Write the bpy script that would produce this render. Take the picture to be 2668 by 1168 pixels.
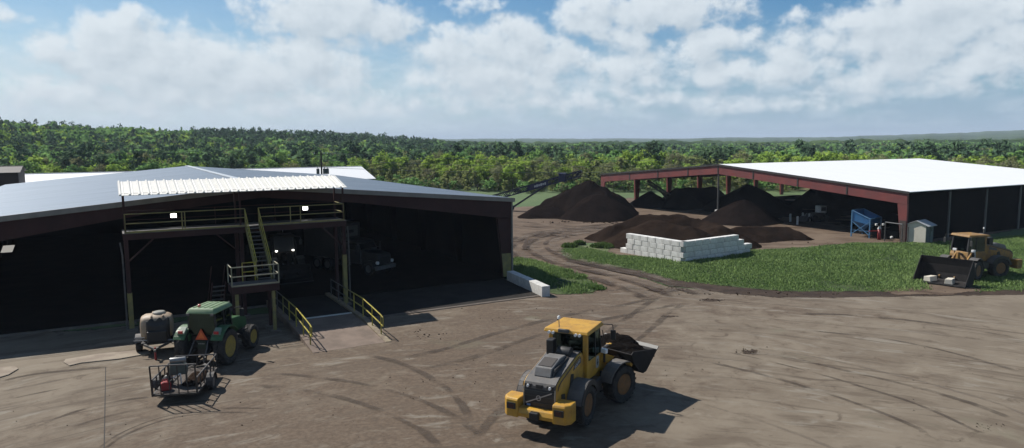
import bpy, bmesh, math, random
import numpy as np
from mathutils import Vector, Matrix, noise as mnoise

SC = bpy.context.scene
for o in list(bpy.data.objects):
    bpy.data.objects.remove(o)
COL = SC.collection
rnd = random.Random(7)
R_ = math.radians

# ------------------------------------------------------------------ camera
IMG_W, IMG_H, FPX, HORIZON = 2668.0, 1168.0, 1850.0, 372.0
CAM_H = 10.3
PITCH = math.atan((IMG_H / 2 - HORIZON) / FPX)
ROLL = R_(0.4)
FWD = Vector((0, math.cos(PITCH), -math.sin(PITCH)))
RT0 = Vector((1, 0, 0))
UP0 = RT0.cross(FWD)
RT = RT0 * math.cos(ROLL) - UP0 * math.sin(ROLL)
UP = UP0 * math.cos(ROLL) + RT0 * math.sin(ROLL)
CAM = Vector((0, 0, CAM_H))
cd = bpy.data.cameras.new('camera')
cd.sensor_fit = 'HORIZONTAL'
cd.sensor_width = 36.0
cd.lens = 36.0 * FPX / IMG_W
cd.clip_start = 0.3
cd.clip_end = 30000
cam = bpy.data.objects.new('camera', cd)
COL.objects.link(cam)
M = Matrix((RT, UP, -FWD)).transposed().to_4x4()
M.translation = CAM
cam.matrix_world = M
SC.camera = cam

def ray(x, y):
    return FWD * FPX + RT * (x - IMG_W / 2) - UP * (y - IMG_H / 2)
def gnd(x, y, z=0.0):
    """photo pixel -> point on the level plane z"""
    d = ray(x, y); return CAM + d * ((z - CAM_H) / d.z)
DS = 2668.0 / 2576.0
def gd(x, y, z=0.0):
    return gnd(x * DS, y * DS, z)
def at(x, y, Y):
    """photo pixel + known distance Y -> point"""
    d = ray(x, y); return CAM + d * (Y / d.y)
def proj(p):
    v = Vector(p) - CAM; z = v.dot(FWD)
    return IMG_W / 2 + FPX * v.dot(RT) / z, IMG_H / 2 - FPX * v.dot(UP) / z

# ------------------------------------------------------------------ world and sun
SUN_DIR = Vector((-0.79, 0.52, 1.0)).normalized()      # towards the sun
SUN_EL = math.asin(SUN_DIR.z)
SUN_AZ = math.atan2(SUN_DIR.x, SUN_DIR.y)
SKY_STRENGTH = 0.055
SUN_STRENGTH = 5.0
EXPOSURE = 0.35

class NT:
    """small helper round a node tree"""
    def __init__(s, tree):
        s.t = tree; s.L = tree.links
    def put(s, sock, val):
        if val is None: return
        if isinstance(val, bpy.types.NodeSocket): s.L.new(val, sock)
        else:
            if hasattr(sock.default_value, '__len__') and not hasattr(val, '__len__'):
                val = (val,) * len(sock.default_value)
            if hasattr(val, '__len__') and len(sock.default_value) == 4 and len(val) == 3:
                val = tuple(val) + (1.0,)
            sock.default_value = val
    def n(s, typ, **kw):
        nd = s.t.nodes.new(typ)
        for k, v in kw.items():
            if k.startswith('i_'): s.put(nd.inputs[k[2:].replace('_', ' ')], v)
            else: setattr(nd, k, v)
        return nd
    def m(s, op, a, b=None, c=None, clamp=False):
        nd = s.t.nodes.new('ShaderNodeMath'); nd.operation = op; nd.use_clamp = clamp
        for i, v in enumerate((a, b, c)): s.put(nd.inputs[i], v)
        return nd.outputs[0]
    def v(s, op, a, b=None, out=0):
        nd = s.t.nodes.new('ShaderNodeVectorMath'); nd.operation = op
        s.put(nd.inputs[0], a)
        if b is not None: s.put(nd.inputs[1], b)
        return nd.outputs[out]
    def noise(s, vec, scale, detail=4, rough=0.55, dist=0.0, out=0):
        nd = s.t.nodes.new('ShaderNodeTexNoise')
        s.put(nd.inputs['Vector'], vec); s.put(nd.inputs['Scale'], scale)
        nd.inputs['Detail'].default_value = detail; nd.inputs['Roughness'].default_value = rough
        nd.inputs['Distortion'].default_value = dist
        return nd.outputs[out]
    def ss(s, x, a, b, lo=0.0, hi=1.0):
        nd = s.t.nodes.new('ShaderNodeMapRange'); nd.interpolation_type = 'SMOOTHSTEP'
        for k, v in zip(('Value', 'From Min', 'From Max', 'To Min', 'To Max'), (x, a, b, lo, hi)): s.put(nd.inputs[k], v)
        return nd.outputs[0]
    def mix(s, f, a, b, mode='MIX'):
        nd = s.t.nodes.new('ShaderNodeMix'); nd.data_type = 'RGBA'; nd.blend_type = mode
        s.put(nd.inputs[0], f); s.put(nd.inputs[6], a); s.put(nd.inputs[7], b)
        return nd.outputs[2]
    def xyz(s, a, b, c):
        nd = s.t.nodes.new('ShaderNodeCombineXYZ')
        for i, v in enumerate((a, b, c)): s.put(nd.inputs[i], v)
        return nd.outputs[0]
    def sep(s, v):
        nd = s.t.nodes.new('ShaderNodeSeparateXYZ'); s.put(nd.inputs[0], v); return nd.outputs

def azel(px, py):
    d = ray(px, py).normalized()
    return math.degrees(math.atan2(d.x, d.y)), math.degrees(math.asin(d.z))

# cumulus banks of the day: centre (photo pixels turned into azimuth/elevation), half width, half height in degrees
CLOUDS = []
for (px, py, rx, ry, w) in [
    (230, 140, 130, 62, 1.0), (330, 90, 120, 60, 1.1), (430, 170, 200, 95, 1.2), (640, 200, 190, 85, 1.1), (790, 160, 150, 70, 1.1),
    (860, 40, 220, 70, 1.1), (1010, 70, 90, 48, .9), (1240, 8, 75, 24, .7), (880, 205, 90, 50, .9), (20, 38, 45, 18, .5),
    (1190, 130, 130, 65, 1.0), (1330, 120, 150, 70, 1.1), (1440, 150, 90, 55, .9), (1290, 190, 230, 65, 1.0), (1560, 40, 130, 62, 1.0),
    (1720, 30, 230, 58, 1.1), (1640, 110, 70, 42, .7), (1640, 180, 120, 55, .95), (1830, 120, 84, 46, 1.2), (1960, 105, 62, 34, .6),
    (1880, 190, 150, 42, .8), (2060, 170, 130, 62, .9), (2150, 100, 120, 58, .8), (2390, 55, 190, 85, 1.25), (2560, 40, 110, 70, 1.0),
    (2370, 160, 150, 60, .95), (2270, 200, 130, 40, .7), (2560, 160, 130, 50, .95), (2640, 90, 80, 60, .9), (2500, 215, 170, 32, .6),
    (300, 250, 330, 55, .75), (800, 270, 350, 45, .7), (1400, 260, 380, 42, .65), (2000, 255, 360, 32, .55), (60, 215, 40, 15, .35)]:
    a, e = azel(px, py)
    k = math.degrees(1.0 / FPX)
    CLOUDS.append((a, e, rx * k * 1.12, ry * k * 1.15, w))

def build_world():
    w = bpy.data.worlds.new('World'); SC.world = w; w.use_nodes = True
    w.cycles.sampling_method = 'MANUAL'; w.cycles.sample_map_resolution = 512
    t = w.node_tree; t.nodes.clear(); N = NT(t)
    g = bpy.data.node_groups.new('cloud_density', 'ShaderNodeTree')
    g.interface.new_socket('q', in_out='INPUT', socket_type='NodeSocketVector')
    g.interface.new_socket('d', in_out='OUTPUT', socket_type='NodeSocketFloat')
    G = NT(g); gi = g.nodes.new('NodeGroupInput'); go = g.nodes.new('NodeGroupOutput')
    q = gi.outputs[0]
    warp = G.v('SUBTRACT', G.noise(q, 0.42, 4, .55, out=1), (.5, .5, .5))
    q2 = G.v('ADD', q, G.v('MULTIPLY', warp, (3.4, 2.2, 0)))
    acc = None
    for (a, e, rx, ry, wt) in CLOUDS:
        r = G.v('MULTIPLY', G.v('SUBTRACT', q2, (a, e, 0)), (1 / rx, 1 / ry, 0))
        val = G.m('MULTIPLY_ADD', G.v('DOT_PRODUCT', r, r, out=1), -wt, wt)
        acc = val if acc is None else G.m('SMOOTH_MAX', acc, val, .35)
    acc = G.m('MAXIMUM', acc, -1.2)
    # the same kind of broken cumulus goes on outside the frame
    sx = G.sep(q)
    out_el = G.ss(sx[1], 12.0, 20.0); out_az = G.ss(G.m('ABSOLUTE', sx[0]), 38.0, 46.0)
    mask = G.m('MAXIMUM', out_el, out_az)
    far = G.noise(G.v('MULTIPLY', q, (1.0, 1.5, 0)), 0.055, 3, .5)
    gen = G.m('MULTIPLY_ADD', far, 7.0, -3.9)
    gen = G.m('MINIMUM', gen, 1.0)
    gen = G.m('MULTIPLY_ADD', G.m('SUBTRACT', 1.0, mask), -3.0, gen)
    acc = G.m('MAXIMUM', acc, gen)
    f = G.noise(G.v('MULTIPLY', q, (1.0, 1.25, 0)), 0.55, 7, .52, .1)
    f2 = G.noise(q, 2.2, 6, .6)
    d = G.m('ADD', acc, G.m('MULTIPLY_ADD', f, 2.1, -1.05))
    d = G.m('ADD', d, G.m('MULTIPLY_ADD', f2, .34, -.17))
    G.L.new(d, go.inputs[0])

    sky = N.n('ShaderNodeTexSky', sky_type='NISHITA', sun_disc=False, sun_elevation=SUN_EL, sun_rotation=SUN_AZ,
              altitude=100.0, air_density=1.0, dust_density=.35, ozone_density=2.5)
    tc = N.n('ShaderNodeTexCoord')
    dv = N.v('NORMALIZE', tc.outputs['Generated'])
    s = N.sep(dv)
    az = N.m('MULTIPLY', N.m('ARCTAN2', s[0], s[1]), 57.29578)
    el = N.m('MULTIPLY', N.m('ARCSINE', s[2]), 57.29578)
    qv = N.xyz(az, el, 0.0)
    def dens(vec):
        gn = t.nodes.new('ShaderNodeGroup'); gn.node_tree = g
        N.L.new(vec, gn.inputs[0]); return gn.outputs[0]
    d0 = dens(qv); d1 = dens(N.v('ADD', qv, (-.55, .95, 0)))
    alpha = N.ss(d0, -.05, .85)
    relief = N.m('SUBTRACT', d0, d1)
    lit = N.ss(relief, -1.0, 1.0)
    thick = N.ss(d0, .3, 2.0)
    # cloud light in the sky's own units
    bright = (11.6, 12.5, 13.1); grey = (7.6, 8.8, 9.8)
    cc = N.mix(lit, grey, bright)
    cc = N.mix(N.m('MULTIPLY', thick, .28), cc, (6.3, 7.4, 8.5))
    # thin veil low down, where hundreds of far clouds merge
    veil = N.m('MULTIPLY', N.ss(el, 11.5, 3.0), N.ss(N.noise(N.v('MULTIPLY', qv, (1, 2.2, 0)), .3, 6, .62), .12, .68))
    base = N.v('MULTIPLY', sky.outputs[0], N.mix(N.ss(az, -34, 30), (1.0, 1.2, 1.26), (.52, .98, 1.26)))
    haze_col = N.mix(N.ss(az, -36, 36), (9.2, 10.7, 11.8), (4.7, 6.6, 8.4))
    base = N.mix(N.m('MULTIPLY', veil, N.ss(az, -36, 36, .95, .8)), base, haze_col)
    base = N.mix(N.m('MULTIPLY', N.ss(el, 4.5, .3), .85), base, haze_col)
    low = N.noise(N.v('MULTIPLY', qv, (.55, 1.7, 0)), .42, 7, .58, .4)
    low_a = N.m('MULTIPLY', N.m('MULTIPLY', N.ss(low, .44, .66), N.ss(el, .3, 1.6)), N.ss(el, 9.0, 5.0))
    low_c = N.mix(N.ss(az, -36, 36), (10.6, 11.9, 12.8), (8.0, 9.6, 10.9))
    base = N.mix(N.m('MULTIPLY', low_a, .55), base, low_c)
    fade = N.ss(el, 0.0, 3.2, .25, 1.0)
    fin = N.mix(N.m('MULTIPLY', N.m('MULTIPLY', alpha, fade), .93), base, cc)
    bg = N.n('ShaderNodeBackground'); N.L.new(fin, bg.inputs[0]); bg.inputs[1].default_value = SKY_STRENGTH
    wo = N.n('ShaderNodeOutputWorld'); N.L.new(bg.outputs[0], wo.inputs[0])
build_world()

sd = bpy.data.lights.new('sun', 'SUN')
sd.energy = SUN_STRENGTH; sd.angle = R_(0.5); sd.color = (1.0, 0.955, 0.89)
sun = bpy.data.objects.new('sun', sd); COL.objects.link(sun)
sun.rotation_euler = (-SUN_DIR).to_track_quat('-Z', 'Y').to_euler()
sun.location = (-30, 20, 60)

SC.view_settings.view_transform = 'Standard'
SC.view_settings.look = 'None'
SC.view_settings.exposure = EXPOSURE
SC.view_settings.gamma = 1.0
SC.view_settings.use_curve_mapping = False
SC.render.engine = 'CYCLES'
SC.cycles.max_bounces = 6
SC.cycles.transparent_max_bounces = 12
SC.cycles.volume_bounces = 0
SC.cycles.use_denoising = True
# ------------------------------------------------------------------ mesh helpers
class MB:
    """collects shapes; build() links them as ONE mesh object"""
    def __init__(s, T=None):
        s.v = []; s.f = []; s.T = T
    def add(s, vs, fs):
        b = len(s.v)
        for p in vs:
            p = Vector(p)
            s.v.append(s.T @ p if s.T is not None else p)
        s.f.extend([tuple(b + i for i in f) for f in fs]); return s
    def hexa(s, p):
        return s.add(p, [(0, 3, 2, 1), (4, 5, 6, 7), (0, 1, 5, 4), (1, 2, 6, 5), (2, 3, 7, 6), (3, 0, 4, 7)])
    def box(s, x0, x1, y0, y1, z0, z1):
        return s.hexa([(x0, y0, z0), (x1, y0, z0), (x1, y1, z0), (x0, y1, z0), (x0, y0, z1), (x1, y0, z1), (x1, y1, z1), (x0, y1, z1)])
    def bar(s, a, b, w, h=None, up=(0, 0, 1)):
        a, b = Vector(a), Vector(b); h = h or w
        d = (b - a).normalized(); up = Vector(up)
        if abs(d.dot(up)) > .97: up = Vector((0, 1, 0))
        x = d.cross(up).normalized(); y = x.cross(d).normalized()
        X, Y = x * w / 2, y * h / 2
        return s.hexa([a - X - Y, a + X - Y, a + X + Y, a - X + Y, b - X - Y, b + X - Y, b + X + Y, b - X + Y])
    def tube(s, a, b, r, r2=None, n=8, cap=True):
        a, b = Vector(a), Vector(b); r2 = r if r2 is None else r2
        d = (b - a).normalized(); up = Vector((0, 0, 1)) if abs(d.z) < .95 else Vector((0, 1, 0))
        x = d.cross(up).normalized(); y = x.cross(d)
        vs = []
        for c, q in ((a, r), (b, r2)):
            for i in range(n):
                t = 2 * math.pi * i / n; vs.append(c + (x * math.cos(t) + y * math.sin(t)) * q)
        fs = [(i, (i + 1) % n, n + (i + 1) % n, n + i) for i in range(n)]
        if cap: fs += [tuple(range(n - 1, -1, -1)), tuple(range(n, 2 * n))]
        return s.add(vs, fs)
    def path(s, pts, r, n=6):
        for a, b in zip(pts[:-1], pts[1:]): s.tube(a, b, r, n=n)
        return s
    def prism(s, poly, ax, lo, hi):
        def P(a, b, c): return {'x': (c, a, b), 'y': (a, c, b), 'z': (a, b, c)}[ax]
        n = len(poly)
        vs = [P(a, b, lo) for a, b in poly] + [P(a, b, hi) for a, b in poly]
        fs = [tuple(range(n - 1, -1, -1)), tuple(range(n, 2 * n))] + [(i, (i + 1) % n, n + (i + 1) % n, n + i) for i in range(n)]
        return s.add(vs, fs)
    def lathe(s, prof, c, ax='x', n=24):
        """profile of (along, radius)"""
        c = Vector(c); vs = []; m = len(prof)
        for i in range(n):
            t = 2 * math.pi * i / n; C, S = math.cos(t), math.sin(t)
            for (l, r) in prof:
                vs.append(c + Vector({'x': (l, r * C, r * S), 'y': (r * C, l, r * S), 'z': (r * C, r * S, l)}[ax]))
        fs = []
        for i in range(n):
            j = (i + 1) % n
            for k in range(m - 1): fs.append((i * m + k, i * m + k + 1, j * m + k + 1, j * m + k))
        fs.append(tuple(i * m for i in range(n))); fs.append(tuple(i * m + m - 1 for i in range(n)))
        return s.add(vs, fs)
    def arc_band(s, cx, cy, cz, r0, r1, a0, a1, x0, x1, n=10):
        """band bent round the x axis (a fender)"""
        for i in range(n):
            t0 = R_(a0 + (a1 - a0) * i / n); t1 = R_(a0 + (a1 - a0) * (i + 1) / n)
            def P(x, r, t): return (cx + x, cy + r * math.cos(t), cz + r * math.sin(t))
            s.hexa([P(x0, r0, t0), P(x1, r0, t0), P(x1, r0, t1), P(x0, r0, t1), P(x0, r1, t0), P(x1, r1, t0), P(x1, r1, t1), P(x0, r1, t1)])
        return s
    def mesh(s, name):
        me = bpy.data.meshes.new(name)
        me.from_pydata([tuple(p) for p in s.v], [], s.f); me.update()
        bm = bmesh.new(); bm.from_mesh(me)
        bmesh.ops.recalc_face_normals(bm, faces=bm.faces)
        bm.to_mesh(me); bm.free()
        return me
    def build(s, name, mat, parent=None, bevel=0.0, smooth=False, seg=2):
        me = s.mesh(name)
        return link(name, me, mat, parent, bevel, smooth, seg)

def link(name, me, mat=None, parent=None, bevel=0.0, smooth=False, seg=2):
    if mat is not None:
        me.materials.clear(); me.materials.append(mat)
    o = bpy.data.objects.new(name, me); COL.objects.link(o)
    if parent is not None: o.parent = parent
    if bevel > 0:
        b = o.modifiers.new('bevel', 'BEVEL'); b.width = bevel; b.segments = seg; b.limit_method = 'ANGLE'; b.angle_limit = R_(35)
    if smooth:
        me.polygons.foreach_set('use_smooth', [True] * len(me.polygons))
    return o
def tag(o, label=None, cat=None, group=None, kind=None):
    if label: o['label'] = label
    if cat: o['category'] = cat
    if group: o['group'] = group
    if kind: o['kind'] = kind
    return o
def thing(name, label, cat, loc=(0, 0, 0), rz=0.0, group=None):
    o = bpy.data.objects.new(name, None); COL.objects.link(o)
    o.empty_display_size = .3
    o.location = loc; o.rotation_euler = (0, 0, rz)
    return tag(o, label, cat, group)
def share(o, name, parent, loc, rz=0.0, scale=None):
    """another object with the same mesh"""
    c = o.copy(); c.name = name; COL.objects.link(c); c.parent = parent
    c.location = loc; c.rotation_euler = (0, 0, rz)
    if scale: c.scale = scale
    return c
def copy_tree(o, parent=None):
    c = o.copy(); COL.objects.link(c); c.parent = parent
    for ch in o.children: copy_tree(ch, c)
    return c
def text_mesh(name, txt, size, mat, parent, M, depth=.006):
    cu = bpy.data.curves.new(name, 'FONT'); cu.body = txt; cu.size = size; cu.extrude = depth
    cu.align_x = 'CENTER'; cu.align_y = 'CENTER'
    tmp = bpy.data.objects.new('tmp_text', cu); COL.objects.link(tmp)
    dg = bpy.context.evaluated_depsgraph_get(); dg.update()
    me = bpy.data.meshes.new_from_object(tmp.evaluated_get(dg))
    bpy.data.objects.remove(tmp); bpy.data.curves.remove(cu)
    me.transform(M); me.name = name
    return link(name, me, mat, parent)

# ------------------------------------------------------------------ materials
MATS = {}
ALB = .82   # lowers all but the pale base colours; exposure is raised to balance
def mat(name, c1, c2=None, rough=.6, metal=0.0, scale=3.0, detail=5, contrast=(.35, .65), bump=0.0, bscale=None, dust=0.0, dust_col=(.16, .125, .095), coat=0.0, world=False, stretch=None, spec=.5, bdist=.02):
    if name in MATS: return MATS[name]
    if max(c1) < .5:
        c1 = tuple(x * ALB for x in c1); c2 = c2 and tuple(x * ALB for x in c2); dust_col = tuple(x * ALB for x in dust_col)
    m = bpy.data.materials.new(name); m.use_nodes = True
    t = m.node_tree; t.nodes.clear(); N = NT(t)
    p = N.n('ShaderNodeBsdfPrincipled'); o = N.n('ShaderNodeOutputMaterial'); N.L.new(p.outputs[0], o.inputs[0])
    if world: vec = N.n('ShaderNodeNewGeometry').outputs['Position']
    else: vec = N.n('ShaderNodeTexCoord').outputs['Object']
    if stretch: vec = N.v('MULTIPLY', vec, stretch)
    col = None
    if c2 is not None:
        f = N.ss(N.noise(vec, scale, detail, .6), contrast[0], contrast[1])
        col = N.mix(f, c1, c2)
    if dust > 0:
        f = N.m('MULTIPLY', N.ss(N.noise(vec, scale * 1.7 + .7, 6, .65), .4, .75), dust)
        col = N.mix(f, col if col is not None else c1, dust_col)
        N.put(p.inputs['Roughness'], N.m('MULTIPLY_ADD', f, .85 - rough, rough))
    else: p.inputs['Roughness'].default_value = rough
    N.put(p.inputs['Base Color'], col if col is not None else c1)
    p.inputs['Metallic'].default_value = metal
    p.inputs['Coat Weight'].default_value = coat
    p.inputs['Specular IOR Level'].default_value = spec
    if bump > 0:
        b = N.n('ShaderNodeBump'); b.inputs['Strength'].default_value = bump; b.inputs['Distance'].default_value = bdist
        N.L.new(N.noise(vec, bscale or scale * 4, 6, .65), b.inputs['Height']); N.L.new(b.outputs[0], p.inputs['Normal'])
    MATS[name] = m
    return m
def emit(name, c, s):
    m = bpy.data.materials.new(name); m.use_nodes = True; t = m.node_tree; t.nodes.clear(); N = NT(t)
    e = N.n('ShaderNodeEmission'); N.put(e.inputs[0], c); e.inputs[1].default_value = s
    o = N.n('ShaderNodeOutputMaterial'); N.L.new(e.outputs[0], o.inputs[0]); return m
def glass(name, tint, refl=.5):
    m = bpy.data.materials.new(name); m.use_nodes = True; t = m.node_tree; t.nodes.clear(); N = NT(t)
    tr = N.n('ShaderNodeBsdfTransparent'); N.put(tr.inputs[0], tint)
    gl = N.n('ShaderNodeBsdfGlossy'); gl.inputs['Roughness'].default_value = .06; N.put(gl.inputs[0], (.55, .8, .76))
    fr = N.n('ShaderNodeFresnel'); fr.inputs[0].default_value = 1.5
    mx = N.n('ShaderNodeMixShader'); N.L.new(N.m('MULTIPLY_ADD', fr.outputs[0], refl, .04), mx.inputs[0])
    N.L.new(tr.outputs[0], mx.inputs[1]); N.L.new(gl.outputs[0], mx.inputs[2])
    o = N.n('ShaderNodeOutputMaterial'); N.L.new(mx.outputs[0], o.inputs[0]); return m

YELLOW = mat('yellow_paint', (.50, .275, .025), (.41, .215, .022), .48, scale=1.5, dust=.55, dust_col=(.22, .14, .06))
OLD_YELLOW = mat('weathered_yellow_paint', (.36, .19, .03), (.25, .13, .03), .6, scale=2.2, dust=.7)
SAFETY = mat('safety_yellow_paint', (.47, .40, .035), (.36, .30, .05), .55, scale=2.0, dust=.35)
SAFETY_OLD = mat('faded_yellow_paint', (.30, .26, .075), (.22, .19, .07), .65, scale=2.0, dust=.4)
GREY_PL = mat('grey_plastic', (.085, .082, .08), (.135, .128, .12), .6, scale=2.5, dust=.5)
DARK_PL = mat('dark_plastic', (.018, .018, .019), (.03, .029, .028), .55, scale=3)
BLACK = mat('black_steel', (.012, .012, .013), (.022, .02, .018), .5, scale=4)
TYRE = mat('tyre_rubber', (.016, .016, .016), (.03, .027, .024), .85, scale=3, dust=.6, dust_col=(.085, .07, .055), bump=.3)
RIM_O = mat('orange_rim_paint', (.25, .10, .02), (.17, .08, .02), .6, scale=5, dust=.5)
RIM_Y = mat('yellow_rim_paint', (.40, .29, .03), (.30, .22, .04), .55, scale=4, dust=.4)
GREEN = mat('green_tractor_paint', (.025, .10, .028), (.035, .125, .035), .4, scale=2, dust=.35, dust_col=(.17, .19, .12))
GREEN_ROOF = mat('faded_green_roof', (.14, .24, .11), (.2, .3, .16), .6, scale=3, dust=.4, dust_col=(.25, .28, .19))
GLASS_T = glass('cab_glass', (.16, .26, .24), .85)
LAMP_W = mat('clear_lamp_lens', (.8, .8, .78), None, .25)
RED_L = mat('red_lens', (.5, .03, .025), (.42, .03, .03), .3)
ORANGE_R = mat('orange_reflector', (.62, .08, .015), (.5, .07, .02), .5)
MAROON = mat('maroon_steel', (.062, .028, .026), (.048, .023, .022), .75, spec=.2, scale=.8, dust=.25, dust_col=(.035, .025, .02))
RED_STEEL = mat('red_oxide_steel', (.22, .048, .042), (.17, .042, .04), .55, scale=.5, dust=.2, dust_col=(.12, .06, .05))
INNER = mat('shade_dark_interior', (.010, .009, .009), (.014, .012, .011), 1.0, scale=.5, spec=0.0)  # near-black base colour puts deep shade into the interiors
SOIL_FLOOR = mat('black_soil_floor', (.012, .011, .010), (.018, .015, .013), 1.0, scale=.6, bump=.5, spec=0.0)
WHITE_ROOF = mat('white_roof_sheet', (.80, .80, .79), (.74, .75, .75), .5, scale=.15)
WHITE_CAN = mat('white_ribbed_sheet', (.74, .72, .66), (.66, .64, .58), .5, scale=.8, dust=.15, dust_col=(.4, .36, .3))
TRIM = mat('grey_trim', (.27, .255, .225), (.22, .205, .18), .6, scale=1.5)
GALV = mat('galvanised_steel', (.34, .34, .335), (.27, .27, .265), .45, metal=.6, scale=4)
GREY_STEEL = mat('grey_steel', (.13, .125, .12), (.09, .087, .085), .55, metal=.3, scale=4, dust=.3)
CONC = mat('concrete', (.19, .165, .135), (.13, .11, .09), .9, scale=1.6, bump=.35, bscale=14, dust=.3, dust_col=(.13, .10, .08))
CONC_W = mat('pale_block_concrete', (.56, .55, .52), (.46, .45, .42), .9, scale=2.4, bump=.4, bscale=18, dust=.22, dust_col=(.3, .27, .23))
WOOD = mat('weathered_wood', (.095, .075, .06), (.06, .047, .038), .9, scale=2, stretch=(8, 1, 8), bump=.3)
BLUE = mat('blue_hopper_paint', (.025, .17, .40), (.03, .14, .32), .5, scale=2, dust=.2)
BLUE_D = mat('dark_blue_paint', (.012, .018, .075), (.012, .018, .055), .5, scale=2, dust=.2)
TANK = mat('tan_tank_plastic', (.42, .32, .22), (.34, .25, .165), .55, scale=2.2, dust=.35, dust_col=(.24, .18, .12))
TARP = mat('black_tarp', (.014, .013, .013), (.024, .021, .02), .5, scale=3, bump=.4)
WHITE_P = mat('white_paint', (.62, .62, .60), (.5, .5, .48), .45, scale=3, dust=.2)
CREAM = mat('cream_siding', (.60, .56, .47), (.54, .5, .42), .7, scale=2)
SHED_G = mat('grey_green_siding', (.10, .125, .118), (.08, .1, .095), .7, scale=2)
RED_P = mat('red_paint', (.36, .03, .03), (.28, .03, .03), .5, scale=4)
# ------------------------------------------------------------------ terrain
def sstep(x, a, b):
    t = np.clip((x - a) / (b - a), 0, 1); return t * t * (3 - 2 * t)
def vnoise(x, y, seed=0):
    """smooth value noise on arrays"""
    xi = np.floor(x).astype(np.int64); yi = np.floor(y).astype(np.int64); fx = x - xi; fy = y - yi
    def h(a, b):
        n = (a * 374761393 + b * 668265263 + seed * 974711) & 0x7fffffff
        n = ((n ^ (n >> 13)) * 1274126177) & 0x7fffffff
        return ((n ^ (n >> 16)) & 0xffff) / 65535.0
    sx = fx * fx * (3 - 2 * fx); sy = fy * fy * (3 - 2 * fy)
    return (h(xi, yi) * (1 - sx) + h(xi + 1, yi) * sx) * (1 - sy) + (h(xi, yi + 1) * (1 - sx) + h(xi + 1, yi + 1) * sx) * sy
def fbm(x, y, oct=4, seed=0):
    a = 0.5; s = 0.0
    for k in range(oct):
        s = s + a * (vnoise(x, y, seed + k) - .5); x = x * 2.03 + 17.1; y = y * 2.03 + 5.3; a *= .5
    return s
HILL_AZ = [-180, -60, -36, -30, -24, -18, -12, -6, 0, 10, 20, 30, 38, 60, 180]
HILL_H = [6, 16, 19.5, 16, 13.5, 12, 9.5, 6.5, 4.5, 2.8, 2.5, 3.2, 4, 6, 6]
def terrain(x, y):
    x = np.asarray(x, float); y = np.asarray(y, float)
    r = np.hypot(x, y); az = np.degrees(np.arctan2(x, y))
    low = -3.2 * sstep(r, 170, 330)
    hill = np.interp(az, HILL_AZ, HILL_H) * sstep(r, 190, 520)
    far = (17 + 22 * fbm(az * .11 + 3, r * .0006, 3, 5)) * sstep(r, 1800, 4200) + np.interp(az, [-40, 24, 34, 42], [0, 0, 14, 20]) * sstep(r, 1500, 3000)
    return low + hill + far + fbm(x * .004, y * .004, 3, 9) * 5 * sstep(r, 200, 500)

def np_mesh(name, V, F, mats, parent=None, midx=None, tint=None, smooth=False):
    """big mesh from numpy arrays; F is an (n,k) array"""
    me = bpy.data.meshes.new(name)
    V = np.asarray(V, np.float32); F = np.asarray(F, np.int32); n, k = F.shape
    me.vertices.add(len(V)); me.vertices.foreach_set('co', V.ravel())
    me.loops.add(n * k); me.loops.foreach_set('vertex_index', F.ravel())
    me.polygons.add(n); me.polygons.foreach_set('loop_start', np.arange(0, n * k, k, dtype=np.int32))
    try: me.polygons.foreach_set('loop_total', np.full(n, k, np.int32))
    except Exception: pass
    for m in mats: me.materials.append(m)
    if midx is not None: me.polygons.foreach_set('material_index', np.asarray(midx, np.int32))
    if smooth: me.polygons.foreach_set('use_smooth', np.ones(n, bool))
    if tint is not None:
        a = me.attributes.new('tint', 'FLOAT', 'FACE'); a.data.foreach_set('value', np.asarray(tint, np.float32))
    me.update(calc_edges=True); me.validate()
    o = bpy.data.objects.new(name, me); COL.objects.link(o)
    if parent is not None: o.parent = parent
    return o

def ground_material():
    m = bpy.data.materials.new('field_grass'); m.use_nodes = True; t = m.node_tree; t.nodes.clear(); N = NT(t)
    pos = N.n('ShaderNodeNewGeometry').outputs['Position']
    f = N.ss(N.noise(pos, .05, 5, .6), .35, .65); f2 = N.ss(N.noise(pos, .9, 5, .65), .3, .7)
    c = N.mix(f, (.055, .105, .03), (.085, .13, .04)); c = N.mix(N.m('MULTIPLY', f2, .5), c, (.05, .075, .025))
    c = N.mix(N.ss(N.noise(pos, .021, 3), .58, .7), c, (.13, .115, .05))
    p = N.n('ShaderNodeBsdfPrincipled'); N.put(p.inputs['Base Color'], c); p.inputs['Roughness'].default_value = .95
    b = N.n('ShaderNodeBump'); b.inputs['Strength'].default_value = .6; b.inputs['Distance'].default_value = .15
    N.L.new(N.noise(pos, 1.5, 6, .7), b.inputs['Height']); N.L.new(b.outputs[0], p.inputs['Normal'])
    o = N.n('ShaderNodeOutputMaterial'); N.L.new(p.outputs[0], o.inputs[0]); return m

def make_ground():
    rr = np.concatenate([[0.5], np.linspace(20, 200, 10), np.geomspace(215, 9000, 62)])
    na = 288; A = np.linspace(-math.pi, math.pi, na, endpoint=False)
    RR, AA = np.meshgrid(rr, A, indexing='ij'); X = RR * np.sin(AA); Y = RR * np.cos(AA)
    Z = terrain(X, Y); V = np.stack([X, Y, Z], -1).reshape(-1, 3)
    F = []
    for i in range(len(rr) - 1):
        j = np.arange(na); k = (j + 1) % na
        F.append(np.stack([i * na + j, (i + 1) * na + j, (i + 1) * na + k, i * na + k], 1)[:, ::-1])
    F = np.concatenate(F)
    o = np_mesh('ground', V, F, [ground_material()], smooth=True)
    bm = bmesh.new(); bm.from_mesh(o.data); bm.verts.ensure_lookup_table()
    bm.faces.new([bm.verts[i] for i in range(na)]); bmesh.ops.recalc_face_normals(bm, faces=bm.faces); bm.to_mesh(o.data); bm.free()
    tag(o, 'flat green land running out to the low wooded hills', None, None, 'structure')
make_ground()

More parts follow.
